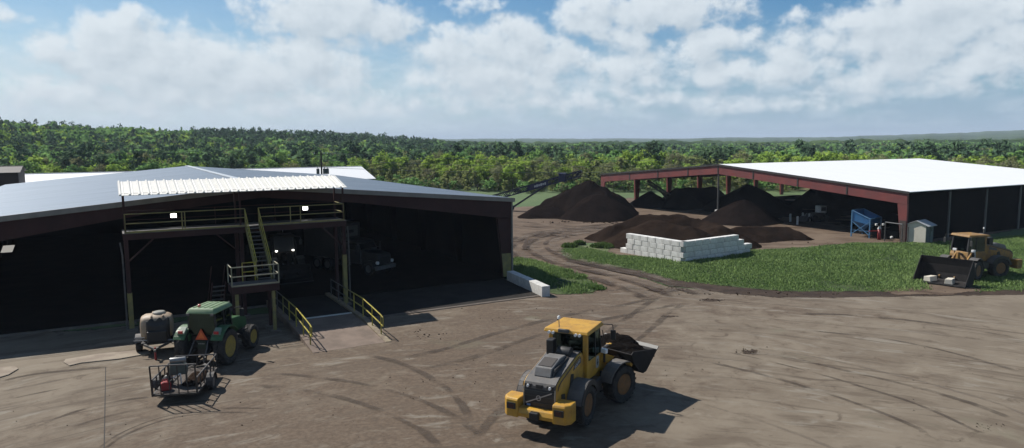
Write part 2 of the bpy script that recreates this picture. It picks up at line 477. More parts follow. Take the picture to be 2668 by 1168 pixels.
def poly_sd(P, X, Y):
    """signed distance (inside positive) to polygon P for arrays"""
    P = np.asarray(P, float); n = len(P); D = np.full(X.shape, 1e9); ins = np.zeros(X.shape, bool)
    for i in range(n):
        a = P[i]; b = P[(i + 1) % n]; ab = b - a; L = (ab ** 2).sum() + 1e-9
        t = np.clip(((X - a[0]) * ab[0] + (Y - a[1]) * ab[1]) / L, 0, 1)
        D = np.minimum(D, np.hypot(X - a[0] - t * ab[0], Y - a[1] - t * ab[1]))
        c = (a[1] > Y) != (b[1] > Y)
        xi = a[0] + (Y - a[1]) / (b[1] - a[1] + 1e-12) * ab[0]
        ins ^= c & (X < xi)
    return np.where(ins, D, -D)
def sheet(name, P, z, m, res=1.0, fade=1.5, label=None, relief=0.0):
    P = np.asarray([(p[0], p[1]) for p in P], float)
    x0, y0 = P.min(0) - fade; x1, y1 = P.max(0) + fade
    nx = int((x1 - x0) / res) + 2; ny = int((y1 - y0) / res) + 2
    X, Y = np.meshgrid(x0 + np.arange(nx) * res, y0 + np.arange(ny) * res, indexing='ij')
    D = poly_sd(P, X, Y); keep = D > -fade * .9
    Z = np.full_like(X, z)
    if relief: Z = Z + relief * sstep(D, .2, 2.5) * (fbm(X * .35, Y * .35, 4, 3) + .25)
    ID = -np.ones(X.shape, int); q = (keep[:-1, :-1] & keep[1:, :-1] & keep[1:, 1:] & keep[:-1, 1:])
    I, J = np.nonzero(q); used = np.zeros(X.shape, bool)
    for di, dj in ((0, 0), (1, 0), (1, 1), (0, 1)): used[I + di, J + dj] = True
    ID[used] = np.arange(used.sum())
    V = np.stack([X[used], Y[used], Z[used]], 1)
    F = np.stack([ID[I, J], ID[I + 1, J], ID[I + 1, J + 1], ID[I, J + 1]], 1)
    o = np_mesh(name, V, F, [m])
    a = o.data.attributes.new('edge', 'FLOAT', 'POINT'); a.data.foreach_set('value', np.clip(D[used] / fade, -1, 1).astype(np.float32))
    return tag(o, label, None, None, 'structure')
def sheet_mat(name, colfn, rough=.95, ragged=.9, escale=.8, bump=.4, bdist=.03, bscale=6, opac=1.0, brk=0.0):
    m = bpy.data.materials.new(name); m.use_nodes = True; t = m.node_tree; t.nodes.clear(); N = NT(t)
    pos = N.n('ShaderNodeNewGeometry').outputs['Position']
    at_ = N.n('ShaderNodeAttribute', attribute_name='edge')
    e = N.m('ADD', at_.outputs['Fac'], N.m('MULTIPLY_ADD', N.noise(pos, escale, 6, .65), 2 * ragged, -ragged))
    al = N.ss(e, -.05, .22) if opac == 1.0 else N.m('MULTIPLY', N.m('MULTIPLY', N.ss(e, -.3, .9), opac), N.ss(N.noise(pos, brk, 4, .6), .36, .6))
    c = colfn(N, pos)
    p = N.n('ShaderNodeBsdfPrincipled'); N.put(p.inputs['Base Color'], c); p.inputs['Roughness'].default_value = rough
    p.inputs['Specular IOR Level'].default_value = .25
    b = N.n('ShaderNodeBump'); b.inputs['Strength'].default_value = bump; b.inputs['Distance'].default_value = bdist
    N.L.new(N.noise(pos, bscale, 7, .7), b.inputs['Height']); N.L.new(b.outputs[0], p.inputs['Normal'])
    tr = N.n('ShaderNodeBsdfTransparent'); mx = N.n('ShaderNodeMixShader')
    N.L.new(al, mx.inputs[0]); N.L.new(tr.outputs[0], mx.inputs[1]); N.L.new(p.outputs[0], mx.inputs[2])
    o = N.n('ShaderNodeOutputMaterial'); N.L.new(mx.outputs[0], o.inputs[0]); return m

def yard_col(N, pos):
    # traffic sweeps round the yard in wide arcs: wheel tracks follow circles about the turning point
    s = N.sep(pos); dx = N.m('ADD', s[0], -3.0); dy = N.m('ADD', s[1], -7.0)
    rad = N.m('SQRT', N.m('ADD', N.m('MULTIPLY', dx, dx), N.m('MULTIPLY', dy, dy)))
    th = N.m('ARCTAN2', dx, dy)
    rw = N.m('ADD', rad, N.m('MULTIPLY_ADD', N.noise(pos, .07, 3), 5.0, -2.5))
    big = N.noise(pos, .075, 5, .6); mid = N.noise(pos, .38, 6, .62, .5); fine = N.noise(pos, 5.0, 6, .7); bl = N.noise(pos, .95, 7, .68, .7)
    st1 = N.noise(N.xyz(N.m('MULTIPLY', rw, .75), N.m('MULTIPLY', th, 6.0), 0.0), 1.0, 6, .62, .3)
    st2 = N.noise(N.xyz(N.m('MULTIPLY', rw, 2.6), N.m('MULTIPLY', th, 1.8), 3.0), 1.0, 3, .55)
    st4 = N.noise(N.xyz(N.m('MULTIPLY', rw, 7.0), N.m('MULTIPLY', th, 3.0), 9.0), 1.0, 3, .5)
    c = N.mix(N.ss(mid, .3, .7), (0.1867, 0.1542, 0.1143), (0.1407, 0.1127, 0.0822))
    c = N.mix(N.m('MULTIPLY', N.ss(bl, .40, .30), .45), c, (0.2303, 0.1958, 0.1487))
    # brown mud carried out of the sheds, thickest between the ramp and the dirt track
    line = N.m('ADD', N.m('MULTIPLY', N.m('ADD', s[0], 2.0), .75), N.m('MULTIPLY', N.m('ADD', s[1], -33.0), -.32))
    d = N.m('POWER', 2.718, N.m('MULTIPLY', N.m('MULTIPLY', line, line), -.012))
    mud = N.m('MULTIPLY', N.ss(N.m('ADD', N.m('MULTIPLY', d, .34), N.m('MULTIPLY_ADD', big, .8, N.m('MULTIPLY', bl, .55))), .70, .98), .9)
    c = N.mix(mud, c, N.mix(N.ss(fine, .35, .65), (0.0747, 0.0514, 0.0343), (0.1195, 0.0857, 0.0588)))
    c = N.mix(N.m('MULTIPLY', N.ss(st1, .52, .66), .6), c, (0.0896, 0.0673, 0.0477))
    c = N.mix(N.m('MULTIPLY', N.ss(st1, .42, .30), .45), c, (0.2216, 0.1896, 0.1453))
    c = N.mix(N.m('MULTIPLY', N.m('MULTIPLY', N.ss(N.noise(N.xyz(N.m('MULTIPLY', rw, 1.3), N.m('MULTIPLY', th, 11.0), 21.0), 1.0, 7, .66, .5), .54, .66), N.ss(big, .36, .52)), .6), c, (0.2230, 0.2004, 0.1622))
    trk = N.m('MULTIPLY', N.ss(st2, .56, .63), N.ss(big, .40, .56))
    c = N.mix(N.m('MULTIPLY', trk, .62), c, (0.0747, 0.0563, 0.0399))
    c = N.mix(N.m('MULTIPLY', N.m('MULTIPLY', N.ss(st4, .58, .66), N.ss(mid, .42, .6)), .5), c, (0.0684, 0.0514, 0.0366))
    c = N.mix(N.m('MULTIPLY', N.ss(bl, .57, .68), .55), c, (0.0722, 0.0539, 0.0377))
    c = N.mix(N.m('MULTIPLY', N.ss(N.noise(pos, 2.4, 6, .7), .62, .72), .6), c, (0.0622, 0.0465, 0.0333))
    c = N.mix(N.m('MULTIPLY', N.ss(fine, .6, .75), .3), c, (0.0684, 0.0526, 0.0377))
    return N.mix(N.m('MULTIPLY', N.ss(N.noise(pos, .19, 4, .6), .6, .72), .3), c, (0.1394, 0.1407, 0.0932))
def dirt_col(N, pos):
    a = N.noise(pos, .22, 6, .62, .8); b = N.noise(pos, 1.6, 6, .65); s = N.sep(pos)
    tr = N.noise(N.xyz(N.m('MULTIPLY', s[0], .16), N.m('MULTIPLY', s[1], .75), 0), .9, 5, .6, 1.2)
    c = N.mix(N.ss(a, .35, .65), (0.0839, 0.0567, 0.0378), (0.1398, 0.1018, 0.0708))
    c = N.mix(N.m('MULTIPLY', N.ss(tr, .52, .66), .8), c, (0.0503, 0.0315, 0.0204))
    c = N.mix(N.m('MULTIPLY', N.ss(tr, .45, .3), .55), c, (0.1845, 0.1417, 0.1019))
    return N.mix(N.m('MULTIPLY', N.ss(b, .55, .75), .5), c, (0.0559, 0.0367, 0.0252))
def meadow_col(N, pos):
    return N.mix(N.ss(N.noise(pos, .8, 5, .6), .35, .65), (0.0301, 0.0492, 0.0139), (0.0559, 0.0779, 0.0231))
def mud_col(N, pos):
    return N.mix(N.ss(N.noise(pos, .8, 6, .65), .35, .65), (0.0275, 0.0172, 0.0115), (0.0516, 0.0344, 0.0231))

far_edge = [gd(*p) for p in ((1398, 741), (1520, 735), (1590, 720), (1700, 722), (1830, 735), (1950, 746), (2120, 744), (2320, 741), (2576, 737), (2800, 735))]
YARD = [(-75, 43), (-40, 38), (-24, 39), (-12, 44)] + [(1.8, 49.5)] + [(p.x, p.y) for p in far_edge] + [(80, 48), (80, -35), (-75, -35)]
dirt_px = [(1275, 660), (1330, 668), (1400, 690), (1500, 745), (1760, 755), (1720, 735), (1640, 705), (1530, 672), (1440, 655), (1415, 635), (1440, 612), (1500, 612), (1540, 640), (1700, 660), (1880, 645), (2045, 628), (2140, 612), (2290, 625)]
DIRT = [(p.x, p.y) for p in (gd(*q) for q in dirt_px)] + [(75, 92), (62, 128), (22, 131), (6, 116), (-8, 110), (-24, 100), (-12, 75), (-1.2, 56)]
MEADOW = [(p.x, p.y) for p in (gd(*q) for q in ((1408, 628), (1450, 618), (1545, 640), (1640, 648), (1716, 650), (1880, 630), (2040, 622), (2135, 612), (2290, 612), (2420, 606), (2576, 592), (2760, 572), (2900, 640), (2800, 728), (2576, 731), (2440, 735), (2380, 728), (2250, 735), (1960, 735), (1830, 722), (1700, 706), (1600, 682), (1500, 665), (1425, 652)))]
WEEDS = [(p.x, p.y) for p in (gd(*q) for q in ((1288, 648), (1330, 655), (1400, 676), (1470, 700), (1512, 722), (1500, 736), (1440, 742), (1395, 742), (1330, 715), (1292, 695)))]
MUD = [(p.x, p.y) for p in (gd(*q) for q in ((1430, 652), (1500, 662), (1600, 680), (1700, 704), (1830, 720), (1960, 733), (2150, 733), (2300, 728), (2450, 730), (2576, 727), (2900, 725), (2900, 742), (2576, 743), (2310, 747), (2120, 750), (1960, 750), (1830, 740), (1700, 722), (1590, 694), (1480, 672), (1420, 660)))]
DIRT_M = sheet_mat('dirt_track_soil', dirt_col, bump=.6, bdist=.06, bscale=3)
dirt = sheet('dirt_track', DIRT, .012, DIRT_M, .8, 1.6, 'brown dirt track curving from the yard to the soil heaps', relief=.10)
YARD_M = sheet_mat('yard_concrete', yard_col, rough=.9, ragged=.8, escale=.7, bump=.5, bdist=.025, bscale=7)
yard = sheet('yard', YARD, .022, YARD_M, 1.0, 1.4, 'dusty tan concrete yard streaked with tyre marks')
MUD_M = sheet_mat('mud_verge_soil', mud_col, bump=.8, bdist=.08, bscale=3)
sheet('mud_verge', MUD, .034, MUD_M, .5, .8, 'dark churned mud along the edge of the grass', relief=.12)
for px, py, w, h, lab in ((1672, 731, 48, 5, 'mud smear at the mouth of the dirt track'), (1792, 757, 26, 4, 'small mud smear below the mouth of the dirt track'), (1880, 886, 26, 5, 'mud smear in the middle of the yard'), (1684, 797, 26, 3, 'thin mud smear on the yard left of centre')):
    sheet('mud_patch', [(p.x, p.y) for p in (gd(px + w * math.cos(k * .63), py + h * math.sin(k * .63)) for k in range(10))], .030, MUD_M, .25, .9, lab)
sheet('dirt_patch', [(p.x, p.y) for p in (gd(*q) for q in ((2225, 730), (2330, 716), (2450, 724), (2470, 734), (2400, 744), (2240, 744)))], .060, DIRT_M, .4, .9, 'bare tan dirt in front of the parked loader')
MEADOW_M = sheet_mat('meadow_soil', meadow_col, bump=.8, bdist=.08, bscale=4)
sheet('meadow', MEADOW, .045, MEADOW_M, .8, .7, 'rough green grass between the yard and the red-framed shed')
sheet('weed_verge', WEEDS, .045, MEADOW_M, .5, .6, 'weedy strip beside the left barn wall')
# wheel tracks pressed into the dust: ragged ribbons along smooth paths
def catmull(P, n=8):
    P = [np.array(p, float) for p in P]; P = [2 * P[0] - P[1]] + P + [2 * P[-1] - P[-2]]; out = []
    for i in range(1, len(P) - 2):
        for k in range(n):
            t = k / n; a, b, c, d = P[i - 1:i + 3]
            out.append(.5 * (2 * b + (c - a) * t + (2 * a - 5 * b + 4 * c - d) * t * t + (3 * b - a - 3 * c + d) * t ** 3))
    return out + [P[-2]]
def ribbon(name, px, half, off, z, m, parent, soft=.75):
    Q = np.array(catmull([(p.x, p.y) for p in (gd(*q) for q in px)])); T = np.gradient(Q, axis=0); T /= np.linalg.norm(T, axis=1)[:, None] + 1e-9
    Nn = np.stack([-T[:, 1], T[:, 0]], 1); sd_ = len(px) * 7 + off * 3; Q = Q + Nn * (off + .45 * fbm(Q[:, 0] * .22 + sd_, Q[:, 1] * .22, 3, 6))[:, None]; half = (half * (1 + 1.2 * fbm(Q[:, 0] * .5, Q[:, 1] * .5 + sd_, 3, 8)))[:, None]; n = len(Q); V = []; E = []
    for k, w in enumerate((-1, -.45, .45, 1)):
        V.append(np.concatenate([Q + Nn * half * w, np.full((n, 1), z)], 1)); e = np.full(n, soft if abs(w) < .5 else -.55)
        e[:3] = [-.6, -.2, .2]; e[-3:] = [.2, -.2, -.6]; E.append(np.minimum(e, soft if abs(w) < .5 else -.55))
    V = np.concatenate(V); E = np.concatenate(E); i = np.arange(n - 1); F = np.concatenate([np.stack([k * n + i, k * n + i + 1, (k + 1) * n + i + 1, (k + 1) * n + i], 1) for k in range(3)])
    o = np_mesh(name, V, F, [m], parent); a = o.data.attributes.new('edge', 'FLOAT', 'POINT'); a.data.foreach_set('value', E.astype(np.float32)); return o
TRK_D = sheet_mat('dark_track_dust', lambda N, p: N.mix(N.ss(N.noise(p, 1.5, 5), .35, .65), (.058, .044, .034), (.085, .066, .051)), ragged=1.0, escale=1.6, bump=.5, bscale=8, opac=0.55, brk=0.5)
TRK_P = sheet_mat('pale_track_dust', lambda N, p: N.mix(N.ss(N.noise(p, 1.5, 5), .35, .65), (.19, .155, .122), (.145, .115, .09)), ragged=1.0, escale=1.3, bump=.5, bscale=8, opac=0.5, brk=0.45)
TRK_R = sheet_mat('dark_rut_soil', lambda N, p: N.mix(N.ss(N.noise(p, 1.2, 5), .35, .65), (.042, .028, .02), (.07, .05, .037)), ragged=1.0, escale=1.1, bump=.8, bdist=.06, bscale=4, opac=0.85, brk=0.35)
bend = [(1740, 752), (1660, 722), (1580, 698), (1500, 680), (1425, 662), (1372, 642), (1350, 622), (1362, 603), (1410, 590), (1480, 582), (1570, 575)]
for k, (off, hw, m) in enumerate(((-1.7, .7, TRK_P), (-.9, .45, TRK_R), (.3, .8, TRK_P), (1.1, .4, TRK_R), (2.3, .8, TRK_P), (2.9, .5, TRK_R))): ribbon('wheel_rut', bend, hw, off, .105 + .004 * k, m, dirt)
road2 = [(1288, 566), (1360, 572), (1450, 577), (1540, 572), (1640, 560)]
for k, off in enumerate((-2.2, -.6, .9, 2.4)): ribbon('wheel_rut', road2, .4, off, .13 + .004 * k, TRK_R if k % 2 else TRK_P, dirt)
road3 = [(1290, 640), (1320, 610), (1380, 590), (1460, 600)]
for k, off in enumerate((-.8, .7)): ribbon('wheel_rut', road3, .45, off, .15 + .004 * k, TRK_R, dirt)
for k, (px, hw, off, m) in enumerate((
    ([(262, 1140), (320, 1098), (400, 1064), (480, 1046), (570, 1038), (680, 1040)], .10, 0, TRK_D), ([(262, 1140), (320, 1098), (400, 1064), (480, 1046), (570, 1038), (680, 1040)], .09, .42, TRK_D),
    ([(60, 1090), (180, 1040), (300, 1010), (400, 998)], .14, 0, TRK_D), ([(0, 1010), (120, 985), (250, 960), (360, 948)], .13, 0, TRK_D), ([(0, 1010), (120, 985), (250, 960), (360, 948)], .16, 1.3, TRK_P),
    ([(150, 1085), (280, 1046), (420, 1020), (560, 1008)], .12, 0, TRK_D), ([(-10, 965), (80, 945), (190, 932), (330, 918)], .22, 0, TRK_D),
    ([(1760, 905), (1900, 938), (2060, 985), (2230, 1045), (2400, 1125)], .16, 0, TRK_D), ([(1760, 905), (1900, 938), (2060, 985), (2230, 1045), (2400, 1125)], .13, 1.9, TRK_D), ([(1850, 885), (2000, 905), (2200, 950), (2420, 1010), (2600, 1080)], .2, 0, TRK_D), ([(1850, 885), (2000, 905), (2200, 950), (2420, 1010), (2600, 1080)], .16, .9, TRK_P),
    ([(1700, 1000), (1850, 1040), (2000, 1090), (2120, 1140)], .12, 0, TRK_P), ([(2000, 830), (2200, 850), (2400, 890), (2600, 950)], .2, 0, TRK_D), ([(1930, 790), (2150, 795), (2350, 815), (2600, 860)], .3, 0, TRK_D),
    ([(1690, 745), (1560, 770), (1400, 800), (1250, 840), (1120, 880), (1000, 905)], .35, 0, TRK_D), ([(1690, 745), (1560, 770), (1400, 800), (1250, 840), (1120, 880), (1000, 905)], .3, 2.0, TRK_D), ([(1700, 750), (1640, 790), (1560, 850), (1450, 930), (1330, 1030), (1230, 1135)], .3, -1.0, TRK_D), ([(1700, 750), (1640, 790), (1560, 850), (1450, 930), (1330, 1030), (1230, 1135)], .28, 1.0, TRK_D),
    ([(620, 970), (760, 985), (900, 1015), (1030, 1070), (1120, 1140)], .22, 0, TRK_D), ([(620, 970), (760, 985), (900, 1015), (1030, 1070), (1120, 1140)], .2, 1.7, TRK_D), ([(880, 900), (1000, 930), (1100, 990), (1150, 1080)], .25, .6, TRK_D))):
    ribbon('tyre_track', px, hw, off, .0265 + .0007 * k, m, yard)
# expansion joint cut across the concrete
ja, jb = gd(266, 925), gd(262, 1140)
j = MB().bar((ja.x, ja.y, .0255), (jb.x, jb.y, .0255), .035, .004).build('expansion_joint', mat('joint_filler', (.03, .026, .022), None, .9), yard)
ja, jb = gd(1385, 760), gd(2270, 1010)

# ------------------------------------------------------------------ grass
def leaf_mat(name, c1, c2, trans=.3, rndmix=.35, c3=None, up=.75):
    m = bpy.data.materials.new(name); m.use_nodes = True; t = m.node_tree; t.nodes.clear(); N = NT(t)
    ti = N.n('ShaderNodeAttribute', attribute_name='tint').outputs['Fac']
    oi = N.n('ShaderNodeObjectInfo').outputs['Random']
    c = N.mix(ti, c1, c2)
    if c3 is not None: c = N.mix(N.m('MULTIPLY', oi, rndmix), c, c3)
    df = N.n('ShaderNodeBsdfDiffuse'); N.put(df.inputs[0], c)
    tr = N.n('ShaderNodeBsdfTranslucent'); N.put(tr.inputs[0], c)
    # shading normal leans up and sunward, so leaves and blades look better lit
    nn = N.v('NORMALIZE', N.v('ADD', N.v('MULTIPLY', N.n('ShaderNodeNewGeometry').outputs['Normal'], (.6, .6, .6)), (-.15, .1, up)))
    N.L.new(nn, df.inputs['Normal'])
    mx = N.n('ShaderNodeMixShader'); mx.inputs[0].default_value = trans
    N.L.new(df.outputs[0], mx.inputs[1]); N.L.new(tr.outputs[0], mx.inputs[2])
    o = N.n('ShaderNodeOutputMaterial'); N.L.new(mx.outputs[0], o.inputs[0]); return m
GRASS_M = leaf_mat('grass_blades', (.092, .158, .048), (.205, .285, .105), .35)
def grass(name, P, n, hmin, hmax, label, seed, z=.04, spread=.22, blades=6, clump=.45, holes=None, m=None, wid=.03, thin=-.2):
    g = np.random.default_rng(seed); P = np.asarray(P, float)
    x0, y0 = P.min(0); x1, y1 = P.max(0)
    X = g.uniform(x0, x1, n * 3); Y = g.uniform(y0, y1, n * 3)
    sd = poly_sd(P, X, Y); dn = fbm(X * clump, Y * clump, 3, seed) * 1.2 + fbm(X * .12, Y * .12, 2, seed + 4) * .9
    ok = (sd > .15 + np.clip(fbm(X * .55, Y * .55, 4, seed + 9) * 3.0, -.1, 1.6)) & (dn + g.normal(0, .12, len(X)) > thin)
    if holes is not None:
        for (hx, hy, hr) in holes: ok &= np.hypot(X - hx, Y - hy) > hr
    X, Y, sd, dn = [a[ok][:n] for a in (X, Y, sd, dn)]; n = len(X)
    hh = (hmin + (hmax - hmin) * np.clip(.5 + dn * 1.3 + g.normal(0, .2, n), 0, 1)) * (.45 + .55 * np.clip(sd / 1.5, 0, 1))
    B = blades; X = np.repeat(X, B) + g.normal(0, spread, n * B); Y = np.repeat(Y, B) + g.normal(0, spread, n * B)
    h = np.repeat(hh, B) * g.uniform(.55, 1.15, n * B); a = g.uniform(0, 2 * math.pi, n * B); ln = g.uniform(.1, .55, n * B) * h
    la = g.uniform(0, 2 * math.pi, n * B); w = wid * g.uniform(.7, 1.5, n * B)
    b0 = np.stack([X - np.cos(a) * w, Y - np.sin(a) * w, np.full_like(X, z)], 1); b1 = np.stack([X + np.cos(a) * w, Y + np.sin(a) * w, np.full_like(X, z)], 1)
    mx = X + np.cos(la) * ln * .4; my = Y + np.sin(la) * ln * .4
    m0 = np.stack([mx - np.cos(a) * w * .8, my - np.sin(a) * w * .8, z + h * .6], 1); m1 = np.stack([mx + np.cos(a) * w * .8, my + np.sin(a) * w * .8, z + h * .6], 1)
    tp = np.stack([X + np.cos(la) * ln, Y + np.sin(la) * ln, z + h], 1)
    V = np.stack([b0, b1, m1, m0, tp], 1).reshape(-1, 3); k = np.arange(n * B) * 5
    F = np.concatenate([np.stack([k, k + 1, k + 2], 1), np.stack([k, k + 2, k + 3], 1), np.stack([k + 3, k + 2, k + 4], 1)])
    ti = np.clip(np.repeat(.45 + dn * 1.1, B) + g.normal(0, .22, n * B), 0, 1)
    o = np_mesh(name, V, F, [m or GRASS_M], tint=np.tile(ti, 3))
    return tag(o, label, 'grass', None, 'stuff')
grass('meadow_grass', MEADOW, 28000, .06, .26, 'rough green grass filling the meadow beside the yard', 11, holes=[(31.3, 49.5, 1.9), (30.6, 48.9, 1.6), (34.2, 53.0, 1.6)])
grass('verge_weeds', WEEDS, 3000, .10, .48, 'straggling green weeds along the left barn wall', 12, clump=.7, thin=.02)
# ------------------------------------------------------------------ left barn (local x along the front, y into the barn)
BARN_P = gnd(1329, 722); BARN_A = R_(29.5)
BU = Vector((math.cos(BARN_A), math.sin(BARN_A), 0)); BV = Vector((-math.sin(BARN_A), math.cos(BARN_A), 0))
def bw(u, v, z=0.0): return BARN_P + BU * u + BV * v + Vector((0, 0, z))
def on_v(px, py, v):
    """pixel -> local (u, z) on the vertical plane at v"""
    d = ray(px, py); p0 = bw(0, v); t = (p0 - CAM).dot(BV) / d.dot(BV); q = CAM + d * t - BARN_P
    return q.dot(BU), q.z
def seam_mat(name, c1, c2, rough, metal, step=.61, axis=1, depth=.02):
    m = bpy.data.materials.new(name); m.use_nodes = True; t = m.node_tree; t.nodes.clear(); N = NT(t)
    tc = N.n('ShaderNodeTexCoord').outputs['Object']; s = N.sep(tc)
    f = N.m('FRACT', N.m('DIVIDE', s[axis], step)); rib = N.ss(N.m('ABSOLUTE', N.m('ADD', f, -.5)), .44, .49)
    nz = N.noise(N.v('MULTIPLY', tc, (.12, .5, 1)), 1.0, 5, .6)
    p = N.n('ShaderNodeBsdfPrincipled'); N.put(p.inputs['Base Color'], N.mix(N.ss(nz, .3, .7), c1, c2))
    N.put(p.inputs['Roughness'], N.m('MULTIPLY_ADD', nz, .18, rough - .09)); p.inputs['Metallic'].default_value = metal
    b = N.n('ShaderNodeBump'); b.inputs['Strength'].default_value = .5; b.inputs['Distance'].default_value = depth
    N.L.new(rib, b.inputs['Height']); N.L.new(b.outputs[0], p.inputs['Normal'])
    o = N.n('ShaderNodeOutputMaterial'); N.L.new(p.outputs[0], o.inputs[0]); return m
ROOF_GALV = seam_mat('galvalume_roof', (.18, .203, .235), (.145, .168, .198), .38, .72)
ROOF_WHITE = seam_mat('white_roof', (.80, .80, .79), (.77, .77, .76), .45, 0.0)

def make_left_barn():
    W, Dp, E, S = 36.2, 48.0, 6.06, .0895; H = -W / 2; PK = E + S * W / 2
    t = thing('open_front_barn', 'large open-fronted barn with shallow grey metal roof behind the yellow railed platform', 'barn', BARN_P, BARN_A)
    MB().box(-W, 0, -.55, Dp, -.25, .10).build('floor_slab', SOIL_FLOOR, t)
    MB().box(-W - .2, -18.2, -.75, -.552, -.1, .125).build('slab_edge', CONC, t, .02)
    MB().box(-14.1, -.9, -6.9, -.56, -.1, .055).build('apron_slab', mat('shade_toned_concrete', (.04, .036, .032), (.028, .025, .022), 1.0, scale=.7, bump=.3, spec=.1), t)  # dark tone deepens the barn's shadow on the apron
    MB().box(-14.1, -.9, -7.25, -6.905, -.1, .062).build('slab_edge', mat('dirty_edge_concrete', (.125, .10, .08), (.085, .066, .052), .95, scale=1.3, bump=.4), t, .02)
    def zr(u): return PK - S * abs(u - H)
    for s, (ua, ub) in enumerate(((-W - .25, H), (H, .25))):
        MB().hexa([(ua, -.35, zr(ua)), (ub, -.35, zr(ub)), (ub, Dp + .3, zr(ub)), (ua, Dp + .3, zr(ua)), (ua, -.35, zr(ua) + .07), (ub, -.35, zr(ub) + .07), (ub, Dp + .3, zr(ub) + .07), (ua, Dp + .3, zr(ua) + .07)]).build('roof_slope', ROOF_GALV, t)
        MB().hexa([(ua + .3, .42, zr(ua + .3) - .28), (ub - .01, .42, zr(ub) - .28), (ub - .01, Dp, zr(ub) - .28), (ua + .3, Dp, zr(ua + .3) - .28), (ua + .3, .42, zr(ua + .3) - .2), (ub - .01, .42, zr(ub) - .2), (ub - .01, Dp, zr(ub) - .2), (ua + .3, Dp, zr(ua + .3) - .2)]).build('shade_liner', INNER, t)  # added near-black sheet keeps the roof underside in deep shade
        MB().hexa([(ua, -.42, zr(ua) - .22), (ub, -.42, zr(ub) - .22), (ub, -.355, zr(ub) - .22), (ua, -.355, zr(ua) - .22), (ua, -.42, zr(ua) + .09), (ub, -.42, zr(ub) + .09), (ub, -.355, zr(ub) + .09), (ua, -.355, zr(ua) + .09)]).build('rake_trim', TRIM, t, .01)
        a, b, c = (H, -12.0, -1.15) if s else (H, -24.2, -35.05)
        e = 0 if s else -W
        poly = [(H, zr(H) - .22), (e, E - .22), (e, E - 1.42), (c, E - 1.42 + .06), (b, zr(b) - .8), (a, zr(a) - .72)]
        MB().prism(poly, 'y', -.28, .1).build('gable_beam', MAROON, t)
        w0 = 1 if s else -1
        col = MB().prism([(e, 0.1), (e, E - 1.42), (e - 1.15 * w0, E - 1.42), (e - .62 * w0, .1)], 'y', -.2, .1).build('column', MAROON, t)
        MB().prism([(e - .05 * w0, .12), (e - .05 * w0, 1.9), (e - .84 * w0, 1.9), (e - .69 * w0, .12)], 'y', -.24, -.203).build('painted_guard', SAFETY_OLD, col)
    MB().bar((H, -.36, PK + .09), (H, Dp + .3, PK + .09), .45, .05).build('ridge_cap', mat('ridge_metal', (.5, .52, .53), None, .4, metal=.5), t)
    fr = MB()
    fr.prism([(H, zr(H) - .3), (-.3, E - .3), (-.3, 0.1), (-.75, .1), (-1.2, E - 1.4), (-11, zr(-11) - .8), (H, zr(H) - .9), (-25.2, zr(-25.2) - .8), (-W + 1.2, E - 1.4), (-W + .75, .1), (-W + .3, .1), (-W + .3, E - .3)], 'y', -.1, .1)
    f0 = fr.build('portal_frame', INNER, t); f0.location = (0, 8, 0)
    for k in range(2, 6): share(f0, 'portal_frame', t, (0, 8 * k, 0))
    wall = MB().box(-.06, 0.0, .11, Dp, 0, E - .05)
    wall.build('side_wall', mat('maroon_cladding', (.06, .024, .02), (.045, .02, .018), .7, scale=.6), t)
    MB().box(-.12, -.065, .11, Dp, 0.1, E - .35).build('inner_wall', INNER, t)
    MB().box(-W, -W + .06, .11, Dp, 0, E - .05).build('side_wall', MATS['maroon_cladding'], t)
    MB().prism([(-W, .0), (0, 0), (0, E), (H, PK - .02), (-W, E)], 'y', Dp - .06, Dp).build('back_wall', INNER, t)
    MB().box(.005, .11, -.3, -.18, .0, E - .1).build('corner_trim', TRIM, t)
    return t
make_left_barn()

def rail_run(parent, pts, h=1.05, r=.03, m=SAFETY, mids=1, post_name='rail_post', rail_name='rail', step=None, end_posts=True):
    """post-and-tube railing along base points; each post and each rail is a part"""
    for a, b in zip(pts[:-1], pts[1:]):
        a, b = Vector(a), Vector(b)
        for k in range(mids + 1):
            hh = h * (k + 1) / (mids + 1)
            up = Vector((0, 0, hh)); MB().tube(a + up, b + up, r, n=6).build(rail_name, m, parent)
    for p in pts:
        p = Vector(p); MB().tube(p, p + Vector((0, 0, h)), r, n=6).build(post_name, m, parent)

